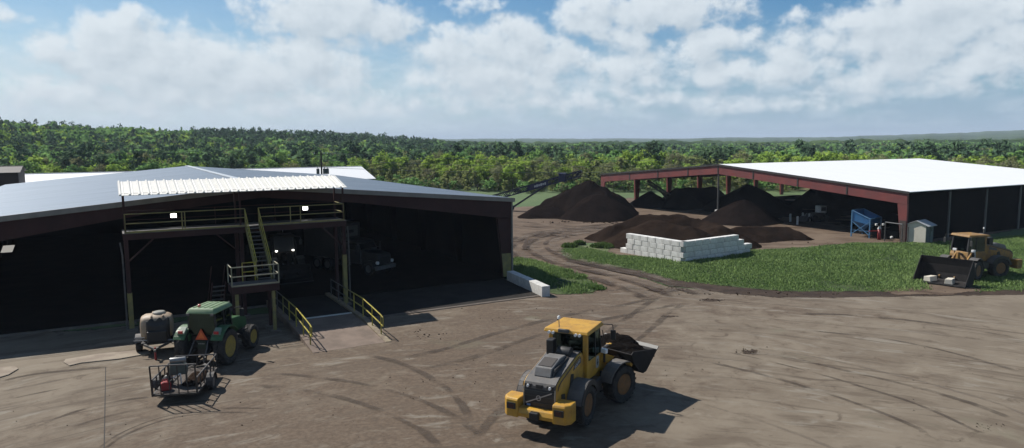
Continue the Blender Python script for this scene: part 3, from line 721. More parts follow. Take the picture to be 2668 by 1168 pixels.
def make_platform():
    t = thing('loading_platform', 'steel catwalk platform with yellow railings, stair and white ribbed canopy before the barn', 'platform', BARN_P, BARN_A)
    UL, UR, VF, VB, ZD = -25.85, -13.72, -3.0, -1.05, 5.5
    UM = -19.85
    for (u, zy) in ((UL, 2.15), (UM, 0), (UR, 3.3)):
        for v in (VF + .1, VB):
            p = MB().box(u - .1, u + .1, v - .1, v + .1, .0, 5.12).build('post', MAROON, t, .01)
            if zy and v < -2: MB().box(u - .125, u + .125, v - .125, v + .125, .0, zy).build('painted_base', SAFETY_OLD, p, .01)
            MB().box(u - .3, u + .3, v - .3, v + .3, .0, .16).build('footing', CONC, t, .02)
        for v in (VF + .03, VB):
            c = MB().box(u - .05, u + .05, v - .05, v + .05, ZD, 7.62 if v < -2 else 8.1).build('canopy_post', MAROON, t)
    for (a, b) in ((UL, 1), (UM, -1), (UR, -1)):
        MB().bar((a, VF + .1, 3.85), (a + 1.35 * b, VF + .1, 5.1), .08).build('brace', MAROON, t)
    MB().box(UL - .15, UR + .15, VF - .05, VF + .05, 5.12, 5.46).build('deck_beam', MAROON, t)
    MB().box(UL - .15, UR + .15, VB - .05, VB + .05, 5.12, 5.46).build('deck_beam', MAROON, t)
    for u in (UL, UM, UR): MB().box(u - .05, u + .05, VF + .052, VB - .052, 5.14, 5.44).build('cross_beam', MAROON, t)
    MB().box(UL - .15, UR + .15, VF - .1, VB + .1, 5.463, ZD).build('deck', GREY_STEEL, t)
    # railings, gap for the stair
    SL, SR = -19.62, -18.85
    for seg in ([UL, -23.0, -22.85, SL], [SR, -17.0, -16.4, UR]):
        pts = [(u, VF - .07, ZD) for u in seg]
        rail_run(t, pts, 1.05, .03, SAFETY_OLD)
    for u in (UL, UR): rail_run(t, [(u, VF - .07, ZD), (u, VB, ZD)], 1.05, .03, SAFETY_OLD)
    rail_run(t, [(UL, VB + .05, ZD), (-21, VB + .05, ZD), (-17.5, VB + .05, ZD), (UR, VB + .05, ZD)], 1.05, .025, MAROON)
    for (u0, u1) in ((UL, SL), (SR, UR)): MB().box(u0, u1, VF - .12, VF - .105, ZD, ZD + .1).build('toe_board', SAFETY_OLD, t)
    # canopy of ribbed sheets
    CF, CBk, ZF, ZB = VF - .35, VB + .35, 7.60, 8.24
    can = MB().bar((UL - .1, VF + .03, 7.64), (UR + .1, VF + .03, 7.64), .1).bar((UL - .1, VB, 8.07), (UR + .1, VB, 8.07), .1).build('canopy_frame', MAROON, t)
    n = 27; w = (UR - UL + .4) / n; sl = (ZB - ZF) / (CBk - CF)
    pm = MB()
    prof = [(0, 0), (.04, .07), (.10, .07), (.14, 0), (w / 2 - .03, 0), (w / 2, .02), (w / 2 + .03, 0), (w - .004, 0), (w - .004, -.02), (0, -.02)]
    pm.add([(a, CF, ZF + b) for a, b in prof] + [(a, CBk, ZB + b) for a, b in prof], [tuple(range(len(prof) - 1, -1, -1)), tuple(range(len(prof), 2 * len(prof)))] + [(i, (i + 1) % len(prof), len(prof) + (i + 1) % len(prof), len(prof) + i) for i in range(len(prof))])
    p0 = pm.build('roof_panel', WHITE_CAN, can); p0.location = (UL - .2, 0, 0)
    for k in range(1, n): share(p0, 'roof_panel', can, (UL - .2 + k * w, 0, 0))
    # stair from catwalk down to the landing
    st = MB()
    VT, VL, ZL = VF - .12, -6.35, 2.8
    stair = None
    for i, u in enumerate((SL, SR)):
        b = MB().bar((u, VT, ZD - .05), (u, VL, ZL + .05), .05, .24).build('stringer', SAFETY_OLD, t)
        MB().path([(u, VT, ZD + 1.0), (u, VL, ZL + 1.05)], .028).build('handrail', SAFETY, t)
        MB().path([(u, VT - .1, ZD + .48), (u, VL, ZL + .52)], .022).build('handrail', SAFETY, t)
        for k in range(3):
            f = .08 + k * .42; y = VT + (VL - VT) * f; z = ZD + (ZL - ZD) * f
            MB().tube((u, y, z), (u, y, z + 1.0), .024, n=6).build('rail_post', SAFETY_OLD, t)
    n = 13
    tr = MB().box(SL + .03, SR - .03, -.125, .125, -.02, .02).build('tread', GREY_STEEL, t); first = True
    for k in range(n):
        f = (k + .6) / n; loc = (0, VT + (VL - VT) * f, ZD + (ZL - ZD) * f)
        if first: tr.location = loc; first = False
        else: share(tr, 'tread', t, loc)
    # landing
    LL, LR, LF, LB = -21.13, -18.72, -7.55, -6.2
    MB().box(LL, LR, LF, LB, ZL - .04, ZL).build('landing_deck', GREY_STEEL, t)
    for v in (LF, LB): MB().box(LL, LR, v - .04, v + .04, ZL - .42, ZL - .045).build('landing_beam', MAROON, t)
    for u in (LL, LR): MB().box(u - .04, u + .04, LF + .042, LB - .042, ZL - .42, ZL - .045).build('landing_beam', MAROON, t)
    for (u, v, m) in ((LL + .22, LF + .1, SAFETY), (LR - .3, LF + .1, SAFETY), (LL + .22, LB - .1, MAROON), (LR - .3, LB - .1, MAROON)):
        MB().box(u - .085, u + .085, v - .085, v + .085, .0, ZL - .42).build('landing_post', m if m is MAROON else SAFETY_OLD, t, .01)
        MB().box(u - .28, u + .28, v - .28, v + .28, 0, .18).build('footing', CONC, t, .02)
    LG = mat('pale_rail_paint', (.36, .34, .25), (.28, .26, .17), .6, scale=3)
    rail_run(t, [(LL, LF, ZL), (LR, LF, ZL)], 1.02, .032, LG)
    rail_run(t, [(LL, LF + .01, ZL), (LL, LB, ZL)], 1.02, .032, LG)
    rail_run(t, [(LR, LF + .01, ZL), (LR, LB, ZL)], 1.02, .032, LG)
    rail_run(t, [(LL + .75, LB, ZL), (SL - .1, LB, ZL)], 1.02, .03, SAFETY)
    MB().bar((LL, LF - .045, ZL + .03), (LR, LF - .045, ZL + .03), .01, .07).build('edge_strip', LG, t)
    # lower flight down to the yard
    for u in (LL - .12, LL - .8):
        MB().bar((u, LB + .1, ZL), (u - .1, -3.9, .1), .05, .2).build('stringer', MAROON, t)
        MB().path([(u, LB + .1, ZL + .95), (u - .1, -3.9, 1.05)], .026).build('handrail', MAROON, t)
    for k in range(9):
        f = (k + .7) / 9.5; share(tr, 'tread', t, (LL - .46 - (SL + SR) / 2 - .1 * f, LB + .1 + (-3.9 - LB - .1) * f, ZL * (1 - f) + .1 * f), scale=(1, 1, 1))
    MB().path([(UL - .3, VF + .05, 5.0), (UL - .22, VF - .02, 4.3), (UL - .22, VF - .02, .0)], .045).build('conduit_pipe', GREY_STEEL, t)
    MB().path([(UR + .27, VF + .0, 5.1), (UR + .27, VF + .0, .3)], .05).build('conduit_pipe', GREY_STEEL, t)
make_platform()

FLOOD = emit('lit_flood_lens', (1.0, .99, .93), 9.0)
def flood(px, py, v, label, w=.36):
    u, z = on_v(px, py, v)
    t = thing('flood_light', label, 'lamp', bw(u, v, z), BARN_A, 'flood lights on the barn front')
    MB().box(-w / 2, w / 2, -.02, .12, -.13, .13).build('housing', GREY_STEEL, t, .015)
    MB().box(-w / 2 + .03, w / 2 - .03, -.045, -.022, -.105, .105).build('lens', FLOOD, t)
    MB().bar((0, .12, 0), (0, .42, .16), .05).build('bracket', GREY_STEEL, t)
flood(452, 562, -.72, 'lit white flood light glowing over the left half of the catwalk')
flood(795, 543, -.72, 'lit white flood light glowing over the right half of the catwalk')

def make_ramp():
    t = thing('concrete_ramp', 'tan concrete ramp rising from the yard into the barn beside the stair', 'ramp', BARN_P, BARN_A)
    UL, UR = -18.05, -14.3; V0, V1, V2, h = -12.45, -8.5, -.62, .36
    tan = mat('ramp_concrete', (.225, .165, .125), (.15, .11, .082), .9, scale=.9, bump=.3, dust=.3, dust_col=(.12, .088, .066))
    MB().prism([(V0, .028), (V1, h), (-6.75, h), (-6.75, -.15), (V0, -.15)], 'x', UL + .16, UR - .16).build('slab', tan, t)
    MB().box(UL + .16, UR - .16, -6.745, V2, -.15, h).build('shade_toned_deck', MATS['shade_toned_concrete'], t)  # level part coloured dark to stand in for the barn's shade
    for u, m, top in ((UL, tan, .05), (UR, mat('cream_kerb_paint', (.30, .24, .15), (.18, .135, .09), .8, scale=2), .12)):
        MB().prism([(V0 - .05, .05), (V1, h + top), (V2, h + top), (V2, -.15), (V0 - .05, -.15)], 'x', u - .155, u + .155).build('side_kerb', m, t, .02)
    MB().box(UL + .9, UR - .17, -6.72, -6.55, h + .002, h + .05).build('threshold_strip', mat('pale_steel', (.5, .5, .48), None, .5), t)
    for nm, u, lab in (('ramp_railing', UL, 'yellow tube railing along the stair side of the ramp'), ('ramp_railing', UR, 'yellow tube railing on the ramp side away from the stair')):
        r = thing(nm, lab, 'railing', BARN_P, BARN_A, 'ramp railings')
        top = .12 if u > -16 else .05
        def zs(v): return h + top if v > V1 else (h + top) + (v - V1) / (V1 - V0) * (h + top - .05)
        vs = [-1.6, -3.3, -5.0, -6.6, -8.3, -9.9, -11.35]
        lo, hi = vs[-1], vs[0]
        for a, b in zip(vs[:-1], vs[1:]):
            m = SAFETY if a < -6.5 else SAFETY_OLD if a < -4 else GREY_STEEL
            for hh in (1.06, .56):
                MB().tube((u, a, zs(a) + hh), (u, b, zs(b) + hh), .034, n=6).build('rail', m, r)
        for v in vs:
            m = SAFETY if v < -6.5 else SAFETY_OLD if v < -4 else GREY_STEEL
            MB().tube((u, v, zs(v) - .02), (u, v, zs(v) + 1.06), .034, n=6).build('rail_post', m, r)
        MB().path([(u, lo, zs(lo) + 1.06), (u, lo - .35, zs(lo) + .98), (u, lo - .35, zs(lo) + .5), (u, lo, zs(lo) + .56)], .034).build('return_bend', SAFETY, r)
make_ramp()

# slabs of old paving left in front of the barn
for k, (poly, lab) in enumerate((
    ([(0, 927), (38, 925), (47, 931), (22, 946), (-20, 958), (-60, 948), (-60, 935)], 'broken pale paving slab at the left end of the barn front'),
    ([(165, 907), (250, 893), (330, 886), (372, 881), (378, 892), (300, 906), (205, 916), (175, 923), (160, 914)], 'long cracked pale paving slab in front of the tank cart'))):
    P = [gd(*p) for p in poly]; m = MB()
    n = len(P); m.add([(p.x, p.y, .0) for p in P] + [(p.x, p.y, .075) for p in P], [tuple(range(n - 1, -1, -1)), tuple(range(n, 2 * n))] + [(i, (i + 1) % n, n + (i + 1) % n, n + i) for i in range(n)])
    tag(m.build('paving_slab', mat('old_paving', (.33, .275, .21), (.24, .19, .145), .95, scale=1.2, bump=.4), None, .02), lab, 'slab', None)

# low barrier of concrete blocks at the barn corner
def make_barrier():
    a = Vector((-.15, 52.6, 0)); b = Vector((2.28, 46.75, 0)); d = b - a; n = 5; L = d.length / n
    t = thing('block_barrier', 'low row of pale concrete blocks running out from the barn corner', 'barrier', a, math.atan2(d.y, d.x))
    p0 = MB().box(.012, L - .012, -.3, .3, .0, .74).build('concrete_block', CONC_W, t, .03); first = True
    for k in range(1, n): share(p0, 'concrete_block', t, (k * L, rnd.uniform(-.03, .03), 0), rnd.uniform(-.02, .02))
make_barrier()

# ------------------------------------------------------------------ right barn
B2_P = gnd(2362, 632); B2_ANG = R_(60.7)
D2 = Vector((math.sin(B2_ANG), math.cos(B2_ANG), 0)); U2 = Vector((math.cos(B2_ANG), -math.sin(B2_ANG), 0))
def b2w(u, d, z=0.0): return B2_P + U2 * u + D2 * d + Vector((0, 0, z))
def make_right_barn():
    W, Dp, E, S = 51.4, 44.0, 5.1, .0838; H = -W / 2; PK = E + S * W / 2
    t = thing('red_framed_shed', 'wide open shed with red steel frame and brilliant white low-pitched roof', 'shed', B2_P, math.atan2(U2.y, U2.x))
    def zr(u): return PK - S * abs(u - H)
    dark = mat('dark_trim', (.03, .026, .024), (.04, .033, .03), .6)
    for s, (ua, ub) in enumerate(((-W - .2, H), (H, .2))):
        MB().hexa([(ua, -.3, zr(ua)), (ub, -.3, zr(ub)), (ub, Dp + .3, zr(ub)), (ua, Dp + .3, zr(ua)), (ua, -.3, zr(ua) + .06), (ub, -.3, zr(ub) + .06), (ub, Dp + .3, zr(ub) + .06), (ua, Dp + .3, zr(ua) + .06)]).build('roof_slope', ROOF_WHITE, t)
        MB().hexa([(ua + .3, .3, zr(ua + .3) - .2), (ub - .01, .3, zr(ub) - .2), (ub - .01, Dp, zr(ub) - .2), (ua + .3, Dp, zr(ua + .3) - .2), (ua + .3, .3, zr(ua + .3) - .12), (ub - .01, .3, zr(ub) - .12), (ub - .01, Dp, zr(ub) - .12), (ua + .3, Dp, zr(ua + .3) - .12)]).build('shade_liner', INNER, t)  # near-black sheet added under this roof as well, to hold the shade
        MB().hexa([(ua, -.36, zr(ua) - .16), (ub, -.36, zr(ub) - .16), (ub, -.305, zr(ub) - .16), (ua, -.305, zr(ua) - .16), (ua, -.36, zr(ua) + .08), (ub, -.36, zr(ub) + .08), (ub, -.305, zr(ub) + .08), (ua, -.305, zr(ua) + .08)]).build('rake_trim', dark, t)
    # gable beam in bolted lengths
    cuts = [-W, -44.0, -37.5, -31.3, H, -19.8, -13.2, -6.8, 0.0]
    for a, b in zip(cuts[:-1], cuts[1:]):
        def dep(u): return 1.02 + .12 * abs(abs(u - H) / (W / 2) - .35)
        x0, x1 = a + .035, b - .035
        MB().prism([(x0, zr(x0) - .17), (x1, zr(x1) - .17), (x1, zr(x1) - .17 - dep(x1)), (x0, zr(x0) - .17 - dep(x0))], 'y', -.24, .0).build('gable_beam', RED_STEEL, t)
        if b < -.1: MB().box(b - .09, b + .09, -.28, -.245, zr(b) - 1.2, zr(b) - .18).build('splice_plate', dark, t)
    # corner columns
    for e, w0 in ((0, 1), (-W, -1)):
        c = MB().prism([(e, .0), (e, E - 1.2), (e - 1.05 * w0, E - 1.2), (e - .55 * w0, .0)], 'y', -.22, .0).build('column', RED_STEEL, t)
        if w0 > 0: MB().prism([(e - .03, .0), (e - .03, 2.2), (e - .74, 2.2), (e - .58, .0)], 'y', -.25, -.223).build('weathered_base', mat('rust_brown', (.07, .05, .04), (.05, .035, .03), .8), c)
    # outer side posts of the open right side and tapered columns of the open left side
    for k in range(1, 7):
        MB().box(-.02, .14, k * 7.1 - .08, k * 7.1 + .08, .0, E - .1).build('side_post', mat('pale_post_paint', (.16, .15, .14), None, .7), t)
    lc = MB().prism([(-.35, .0), (.35, .0), (.55, E - 1.0), (-.55, E - 1.0)], 'x', -.15, .15).build('column', RED_STEEL, t); lc.location = (-W + .2, 7.1, 0)
    for k in range(2, 7): share(lc, 'column', t, (-W + .2, 7.1 * k, 0))
    for k in range(0, 7):
        if k: MB().prism([(-W, E - 1.1), (-W, E - .3), (H, zr(H) - .3), (0, E - .3), (0, E - 1.1), (-2, zr(-2) - 1.2), (H, zr(H) - .95), (-W + 2, zr(-2) - 1.2)], 'y', 7.1 * k - .1, 7.1 * k + .1).build('rafter', MAROON, t)
    MB().box(-W - .1, -W + .1, .1, Dp, E - .55, E - .15).build('eave_beam', RED_STEEL, t)
    MB().box(-.1, -.04, .1, Dp - 6.8, 0, E - .1).build('side_wall', INNER, t)  # near-black sheet added to imitate shade in the open bays
    MB().prism([(-30, 0), (0, 0), (0, E), (H, PK), (-30, zr(-30))], 'y', Dp - .1, Dp - .02).build('back_wall', INNER, t)  # added dark so no daylight shows through the right half
    for u in (-36.0, -43.5): MB().box(u - .2, u + .2, Dp - .2, Dp, 0, zr(u) - .2).build('column', RED_STEEL, t)
    MB().box(-W + 3, -.15, 7.5, Dp - .12, -.1, .05).build('soil_floor', SOIL_FLOOR, t)
    MB().tube((H, -.1, 1.3), (H, -.1, PK - 1.2), .11, n=8).build('ridge_post', mat('grey_post_paint', (.10, .095, .09), None, .7), t)
    MB().box(H - .28, H + .28, -.38, .18, 0, 1.3).build('post_pier', CONC_W, t, .03)
make_right_barn()

# ------------------------------------------------------------------ other roofs behind
def gable_building(name, label, cat, loc, rz, L, W, eave, ridge, roof_m, wall_m, trim_m):
    """local x along the ridge (0..L), y across (0..W)"""
    t = thing(name, label, cat, loc, rz)
    for (y0, z0, y1, z1) in ((-.25, eave - .05, W / 2, ridge), (W / 2, ridge, W + .25, eave - .05)):
        MB().hexa([(-.3, y0, z0), (L + .3, y0, z0), (L + .3, y1, z1), (-.3, y1, z1), (-.3, y0, z0 + .08), (L + .3, y0, z0 + .08), (L + .3, y1, z1 + .08), (-.3, y1, z1 + .08)]).build('roof_slope', roof_m, t)
    MB().bar((-.3, W / 2, ridge + .1), (L + .3, W / 2, ridge + .1), .4, .05).build('ridge_cap', trim_m, t)
    for y in (0, W): MB().box(0, L, y - .05, y + .05, 0, eave - .06).build('side_wall', wall_m, t)
    for x in (0, L): MB().prism([(.05, 0), (W - .05, 0), (W - .05, eave - .08), (W / 2, ridge - .03), (.05, eave - .08)], 'x', x - .05, x + .05).build('end_wall', wall_m, t)
    for k in range(1, int(L // 4)): MB().box(k * 4 - .06, k * 4 + .06, -.09, -.052, 0, eave - .1).build('wall_post', trim_m, t)
    return t
e0 = gnd(974, 466, 4.06); e0.z = 0
o0 = e0 - BU * 76
gable_building('white_roofed_warehouse', 'long white-roofed warehouse showing behind the grey barn roof', 'warehouse', o0, BARN_A, 76, 16, 4.06, 6.0, ROOF_WHITE, INNER, WHITE_ROOF)
c0 = gnd(46, 452, 6.7); c0.z = 0
gable_building('brown_roofed_building', 'dark red building with brown roof at the far left edge', 'building', c0 - BU * 16, BARN_A, 16, 8.5, 6.8, 7.5, mat('brown_roof_sheet', (.10, .085, .075), (.08, .068, .06), .7, scale=.4), MATS['maroon_cladding'], TRIM)
# ------------------------------------------------------------------ soil heaps
def soil_mat(name, c1, c2, c3=None):
    m = bpy.data.materials.new(name); m.use_nodes = True; t = m.node_tree; t.nodes.clear(); N = NT(t)
    pos = N.n('ShaderNodeNewGeometry').outputs['Position']
    c = N.mix(N.ss(N.noise(pos, .5, 6, .65), .35, .65), c1, c2)
    c = N.mix(N.m('MULTIPLY', N.ss(N.noise(pos, 4.0, 6, .7), .55, .75), .6), c, c3 or c1)
    p = N.n('ShaderNodeBsdfPrincipled'); N.put(p.inputs['Base Color'], c); p.inputs['Roughness'].default_value = .97; p.inputs['Specular IOR Level'].default_value = 0.0
    b = N.n('ShaderNodeBump'); b.inputs['Strength'].default_value = 1.0; b.inputs['Distance'].default_value = .12
    N.L.new(N.noise(pos, 2.2, 8, .75), b.inputs['Height']); N.L.new(b.outputs[0], p.inputs['Normal'])
    o = N.n('ShaderNodeOutputMaterial'); N.L.new(p.outputs[0], o.inputs[0]); return m
SOIL_D = soil_mat('dark_compost', (.0095, .0072, .0066), (.0150, .0108, .0095), (.0065, .005, .0045))
SOIL_B = soil_mat('black_compost', (.008, .007, .0065), (.012, .010, .009))
SOIL_M = soil_mat('brown_mulch_soil', (.0155, .0105, .0082), (.027, .0185, .014), (.011, .0075, .006))
def pile(name, label, segs, slope, m, amp=.25, freq=.6, res=.3, seed=1, cat='soil heap', top=.35, group=None):
    """heap: heights fall off at the angle of repose from ridge segments ((x,y,z),(x,y,z))"""
    S = [(Vector(a), Vector(b)) for a, b in segs]
    rad = max(max(a.z, b.z) for a, b in S) / slope + 1.2
    xs = [p.x for s in S for p in s]; ys = [p.y for s in S for p in s]
    x0, x1, y0, y1 = min(xs) - rad, max(xs) + rad, min(ys) - rad, max(ys) + rad
    X, Y = np.meshgrid(np.arange(x0, x1, res), np.arange(y0, y1, res), indexing='ij'); Z = np.full(X.shape, -9.0)
    wx = X + fbm(X * .3, Y * .3, 3, seed + 7) * 1.6; wy = Y + fbm(X * .3 + 9, Y * .3, 3, seed + 8) * 1.6
    for a, b in S:
        ab = b - a; L = ab.x ** 2 + ab.y ** 2 + 1e-6
        t = np.clip(((wx - a.x) * ab.x + (wy - a.y) * ab.y) / L, 0, 1)
        d = np.hypot(wx - a.x - t * ab.x, wy - a.y - t * ab.y)
        Z = np.maximum(Z, a.z + t * ab.z + top * slope - slope * np.sqrt(d * d + top * top))
    Z = Z + (fbm(X * freq, Y * freq, 5, seed) * amp * 2 + np.abs(fbm(X * freq * 1.7 + 5, Y * freq * 1.7, 4, seed + 3)) * amp * 1.5) * sstep(Z, -.2, 1.0)
    keep = Z > -.12; q = keep[:-1, :-1] | keep[1:, :-1] | keep[1:, 1:] | keep[:-1, 1:]
    Z = np.maximum(Z, -.15); I, J = np.nonzero(q); used = np.zeros(X.shape, bool)
    for di, dj in ((0, 0), (1, 0), (1, 1), (0, 1)): used[I + di, J + dj] = True
    ID = -np.ones(X.shape, int); ID[used] = np.arange(used.sum())
    V = np.stack([X[used], Y[used], Z[used]], 1); F = np.stack([ID[I, J], ID[I + 1, J], ID[I + 1, J + 1], ID[I, J + 1]], 1)
    o = np_mesh(name, V, F, [m], smooth=True)
    return tag(o, label, cat, group)
P = at
GRP = 'soil heaps round the red-framed shed'
pile('compost_heap', 'tallest dark compost heap beneath the tip of the blue conveyor', [(P(1535, 470, 103), P(1478, 495, 103)), (P(1478, 495, 103), P(1400, 534, 104)), (P(1535, 470, 103), P(1590, 500, 103))], .74, SOIL_D, .42, .5, .4, 21, group=GRP)
pile('compost_heap', 'smooth dark compost cone standing in front of the tallest heap', [(P(1552, 506, 96.5), P(1566, 506, 96.5))], .62, SOIL_D, .12, .5, .35, 22, group=GRP)
pile('compost_heap', 'low dark compost heap on the track side of the tallest heap', [(P(1440, 540, 98), P(1385, 548, 97.5))], .5, SOIL_D, .2, .6, .35, 23, group=GRP)
pile('compost_heap', 'small brown compost cone under the dark conveyor inside the red-framed shed', [(P(1693, 499, 113), P(1697, 499, 113))], .68, SOIL_D, .15, .6, .35, 24, group=GRP)
pile('compost_heap', 'broad black flat-topped compost heap inside the left half of the red-framed shed', [(P(1765, 491, 116), P(1860, 489, 118)), (P(1765, 491, 116), P(1775, 496, 110))], .8, SOIL_B, .35, .5, .4, 25, group=GRP)
pile('compost_heap', 'black rounded compost heap under the middle of the white roof', [(P(1945, 482, 106), P(1965, 483, 108))], .62, SOIL_B, .3, .5, .4, 26, group=GRP)
pile('compost_heap', 'long black compost bank along the back of the red-framed shed', [(b2w(-26, 30, 4.3), b2w(-7, 33, 4.2)), (b2w(-26, 30, 4.3), b2w(-30, 26, 3.6))], .8, SOIL_B, .3, .4, .5, 27, group=GRP)
pile('compost_heap', 'brown-grey compost cone standing in the open front of the red-framed shed', [(P(1934, 521, 90.5), P(1942, 521, 91))], .6, SOIL_D, .15, .5, .3, 28, group=GRP)
pile('mulch_mound', 'broad brown mound spilling behind the white block wall', [(P(1660, 563, 76), P(1740, 557, 76)), (P(1740, 557, 76), P(1850, 575, 74)), (P(1660, 563, 76), P(1600, 590, 75)), (P(1850, 575, 74), P(1875, 590, 70)), (P(1700, 575, 71), P(1790, 590, 68))], .52, SOIL_M, .3, .6, .3, 29, group=GRP)
pile('mulch_mound', 'lower brown mound to the right of the white block wall', [(P(1930, 590, 73.5), P(2040, 591, 75)), (P(2040, 591, 75), P(2075, 605, 74))], .55, SOIL_M, .2, .6, .3, 30, group=GRP)

# ------------------------------------------------------------------ wall of white concrete blocks
def make_block_wall():
    t = thing('block_wall', 'stepped L-shaped wall of white concrete blocks holding back the brown mound', 'wall')
    c = Vector((14.55, 59.75, 0)); l = Vector((10.35, 66.0, 0)); r = Vector((21.8, 64.9, 0))
    bh = .47; dp = .55; n = 4
    CB = [mat('block_concrete_%s' % q, tuple(x * s for x in (.70, .685, .65)), tuple(x * s * .86 for x in (.70, .685, .65)), .9, scale=2.2, bump=.4, bscale=16, dust=.25, dust_col=(.3, .26, .21)) for q, s in (('pale', 1.0), ('mid', .92), ('dull', .84))]
    for (end, drop, nb) in ((l, (0, .4, .8, 1.2), 8), (r, (0, .0, .95, 1.9), 9)):
        d = (end - c); L = d.length; a = math.atan2(d.y, d.x); bl = L / nb
        RM = Matrix.Rotation(a, 3, 'Z')
        me = MB().box(.02, bl - .02, -dp / 2, dp / 2, .012, bh - .012).mesh('concrete_block')
        mh = MB().box(.02, bl / 2 - .02, -dp / 2, dp / 2, .012, bh - .012).mesh('concrete_block')
        for row in range(n):
            x = -bl / 2 if row % 2 else 0.0
            x = max(x, -dp / 2) if not row % 2 else -dp / 2
            lim = L - drop[row]
            first = row % 2
            while x < lim - bl * .4:
                use = mh if first else me; step = bl / 2 if first else bl; first = 0
                o = bpy.data.objects.new('concrete_block', use)
                COL.objects.link(o); o.parent = t
                o.location = c + RM @ Vector((x, rnd.uniform(-.015, .015), row * bh)); o.rotation_euler = (0, 0, a + rnd.uniform(-.008, .008))
                if not use.materials: use.materials.append(CB[0])
                o.material_slots[0].link = 'OBJECT'; o.material_slots[0].material = CB[rnd.choice((0, 0, 1, 1, 2))]
                b = o.modifiers.new('bevel', 'BEVEL'); b.width = .015; b.segments = 1
                x += step
make_block_wall()

# ------------------------------------------------------------------ blue hopper and small things before the shed
def make_hopper():
    o = gd(2141, 596); a = math.atan2(U2.y, U2.x)
    t = thing('blue_hopper', 'bright blue steel hopper on crossed legs in front of the red-framed shed', 'hopper', (o.x, o.y, 0), R_(-50))
    L, Wd, H1, H2 = 1.9, 2.7, 2.85, 2.05
    LG = mat('light_blue_frame', (.10, .25, .42), (.08, .2, .36), .5, scale=3)
    for (x, y, h) in ((0, 0, H1), (L, 0, H2 + .05), (0, Wd, H1), (L, Wd, H2 + .05)):
        MB().box(x - .06, x + .06, y - .06, y + .06, 0, h).build('leg', LG, t)
    # bin with sloping mouth
    bn = MB()
    A = [(0, 0, H1), (L + .0, 0, H2), (L, Wd, H2), (0, Wd, H1)]
    B = [(0.05, .0, 1.75), (L - .1, .05, 1.45), (L - .1, Wd - .1, 1.45), (.05, Wd, 1.75)]
    Cc = [(.5, .9, .75), (.95, .9, .75), (.95, Wd - .9, .75), (.5, Wd - .9, .75)]
    A2 = [(.06, .06, H1 - .02), (L - .06, .06, H2 - .02), (L - .06, Wd - .06, H2 - .02), (.06, Wd - .06, H1 - .02)]
    Ci = [(.54, .94, .9), (.91, .94, .9), (.91, Wd - .94, .9), (.54, Wd - .94, .9)]
    V = A + B + Cc + A2 + Ci; F = []
    for i in range(4):
        j = (i + 1) % 4
        F += [(i, j, 4 + j, 4 + i), (4 + i, 4 + j, 8 + j, 8 + i), (i, 12 + i, 12 + j, j), (12 + i, 16 + i, 16 + j, 12 + j)]
    F += [(8, 9, 10, 11), (16, 19, 18, 17)]
    bn.add(V, F).build('bin', BLUE, t)
    MB().path([A[0], A[1], A[2], A[3], A[0]], .06).build('rim', LG, t)
    MB().bar((0, -.02, .35), (L, -.02, 1.75), .07).build('cross_brace', LG, t)
    MB().bar((0, -.09, 1.75), (L, -.09, .35), .07).build('cross_brace', LG, t)
    MB().bar((0, 0, .75), (L, 0, .75), .06).build('cross_brace', LG, t)
    MB().box(.4, 1.05, .8, Wd - .8, .45, .74).build('outlet', DARK_PL, t)
make_hopper()
def make_hydrant():
    o = gd(2211, 604); t = thing('standpipe', 'red standpipe with pale twin valves beside the blue hopper', 'hydrant', (o.x, o.y, 0))
    MB().tube((0, 0, 0), (0, 0, 1.15), .17, n=12).build('barrel', RED_P, t, smooth=True)
    MB().tube((0, 0, 1.15), (0, 0, 1.4), .2, .1, n=12).build('cap', WHITE_P, t)
    MB().bar((-.05, 0, .95), (-1.0, .2, .9), .1).build('side_arm', RED_P, t)
    for s in (-1, 1):
        MB().tube((.28 * s, 0, 1.62), (.28 * s + .16 * s, 0, 1.62), .12, n=10).build('valve_wheel', WHITE_P, t)
        MB().bar((0, 0, 1.4), (.28 * s, 0, 1.62), .05).build('valve_stem', GREY_STEEL, t)
make_hydrant()
def make_pipe_frame():
    a = gd(2225, 608); b = gd(2268, 612); t = thing('pipe_rail', 'thin grey pipe rail between the blue hopper and the corner column', 'rail', (a.x, a.y, 0), math.atan2(b.y - a.y, b.x - a.x))
    L = (b - a).length
    MB().tube((0, 0, 2.0), (L, 0, 1.9), .05).build('rail', GALV, t)
    for x in (0, L, L + .55): MB().tube((x, 0, 0), (x, 0, 2.0 if x <= L else 1.7), .05).build('post', GREY_STEEL, t)
make_pipe_frame()
o = gd(2243, 603)
m = MB(); m.lathe([(-.16, .0), (-.14, .09), (-.08, .15), (0, .17), (.08, .15), (.14, .09), (.16, 0)], (0, 0, .17), 'z', 12)
bo = m.build('float_ball', WHITE_P, None, 0, True); bo.location = (o.x, o.y, .04); tag(bo, 'small white ball lying in the grass by the corner column', 'ball')

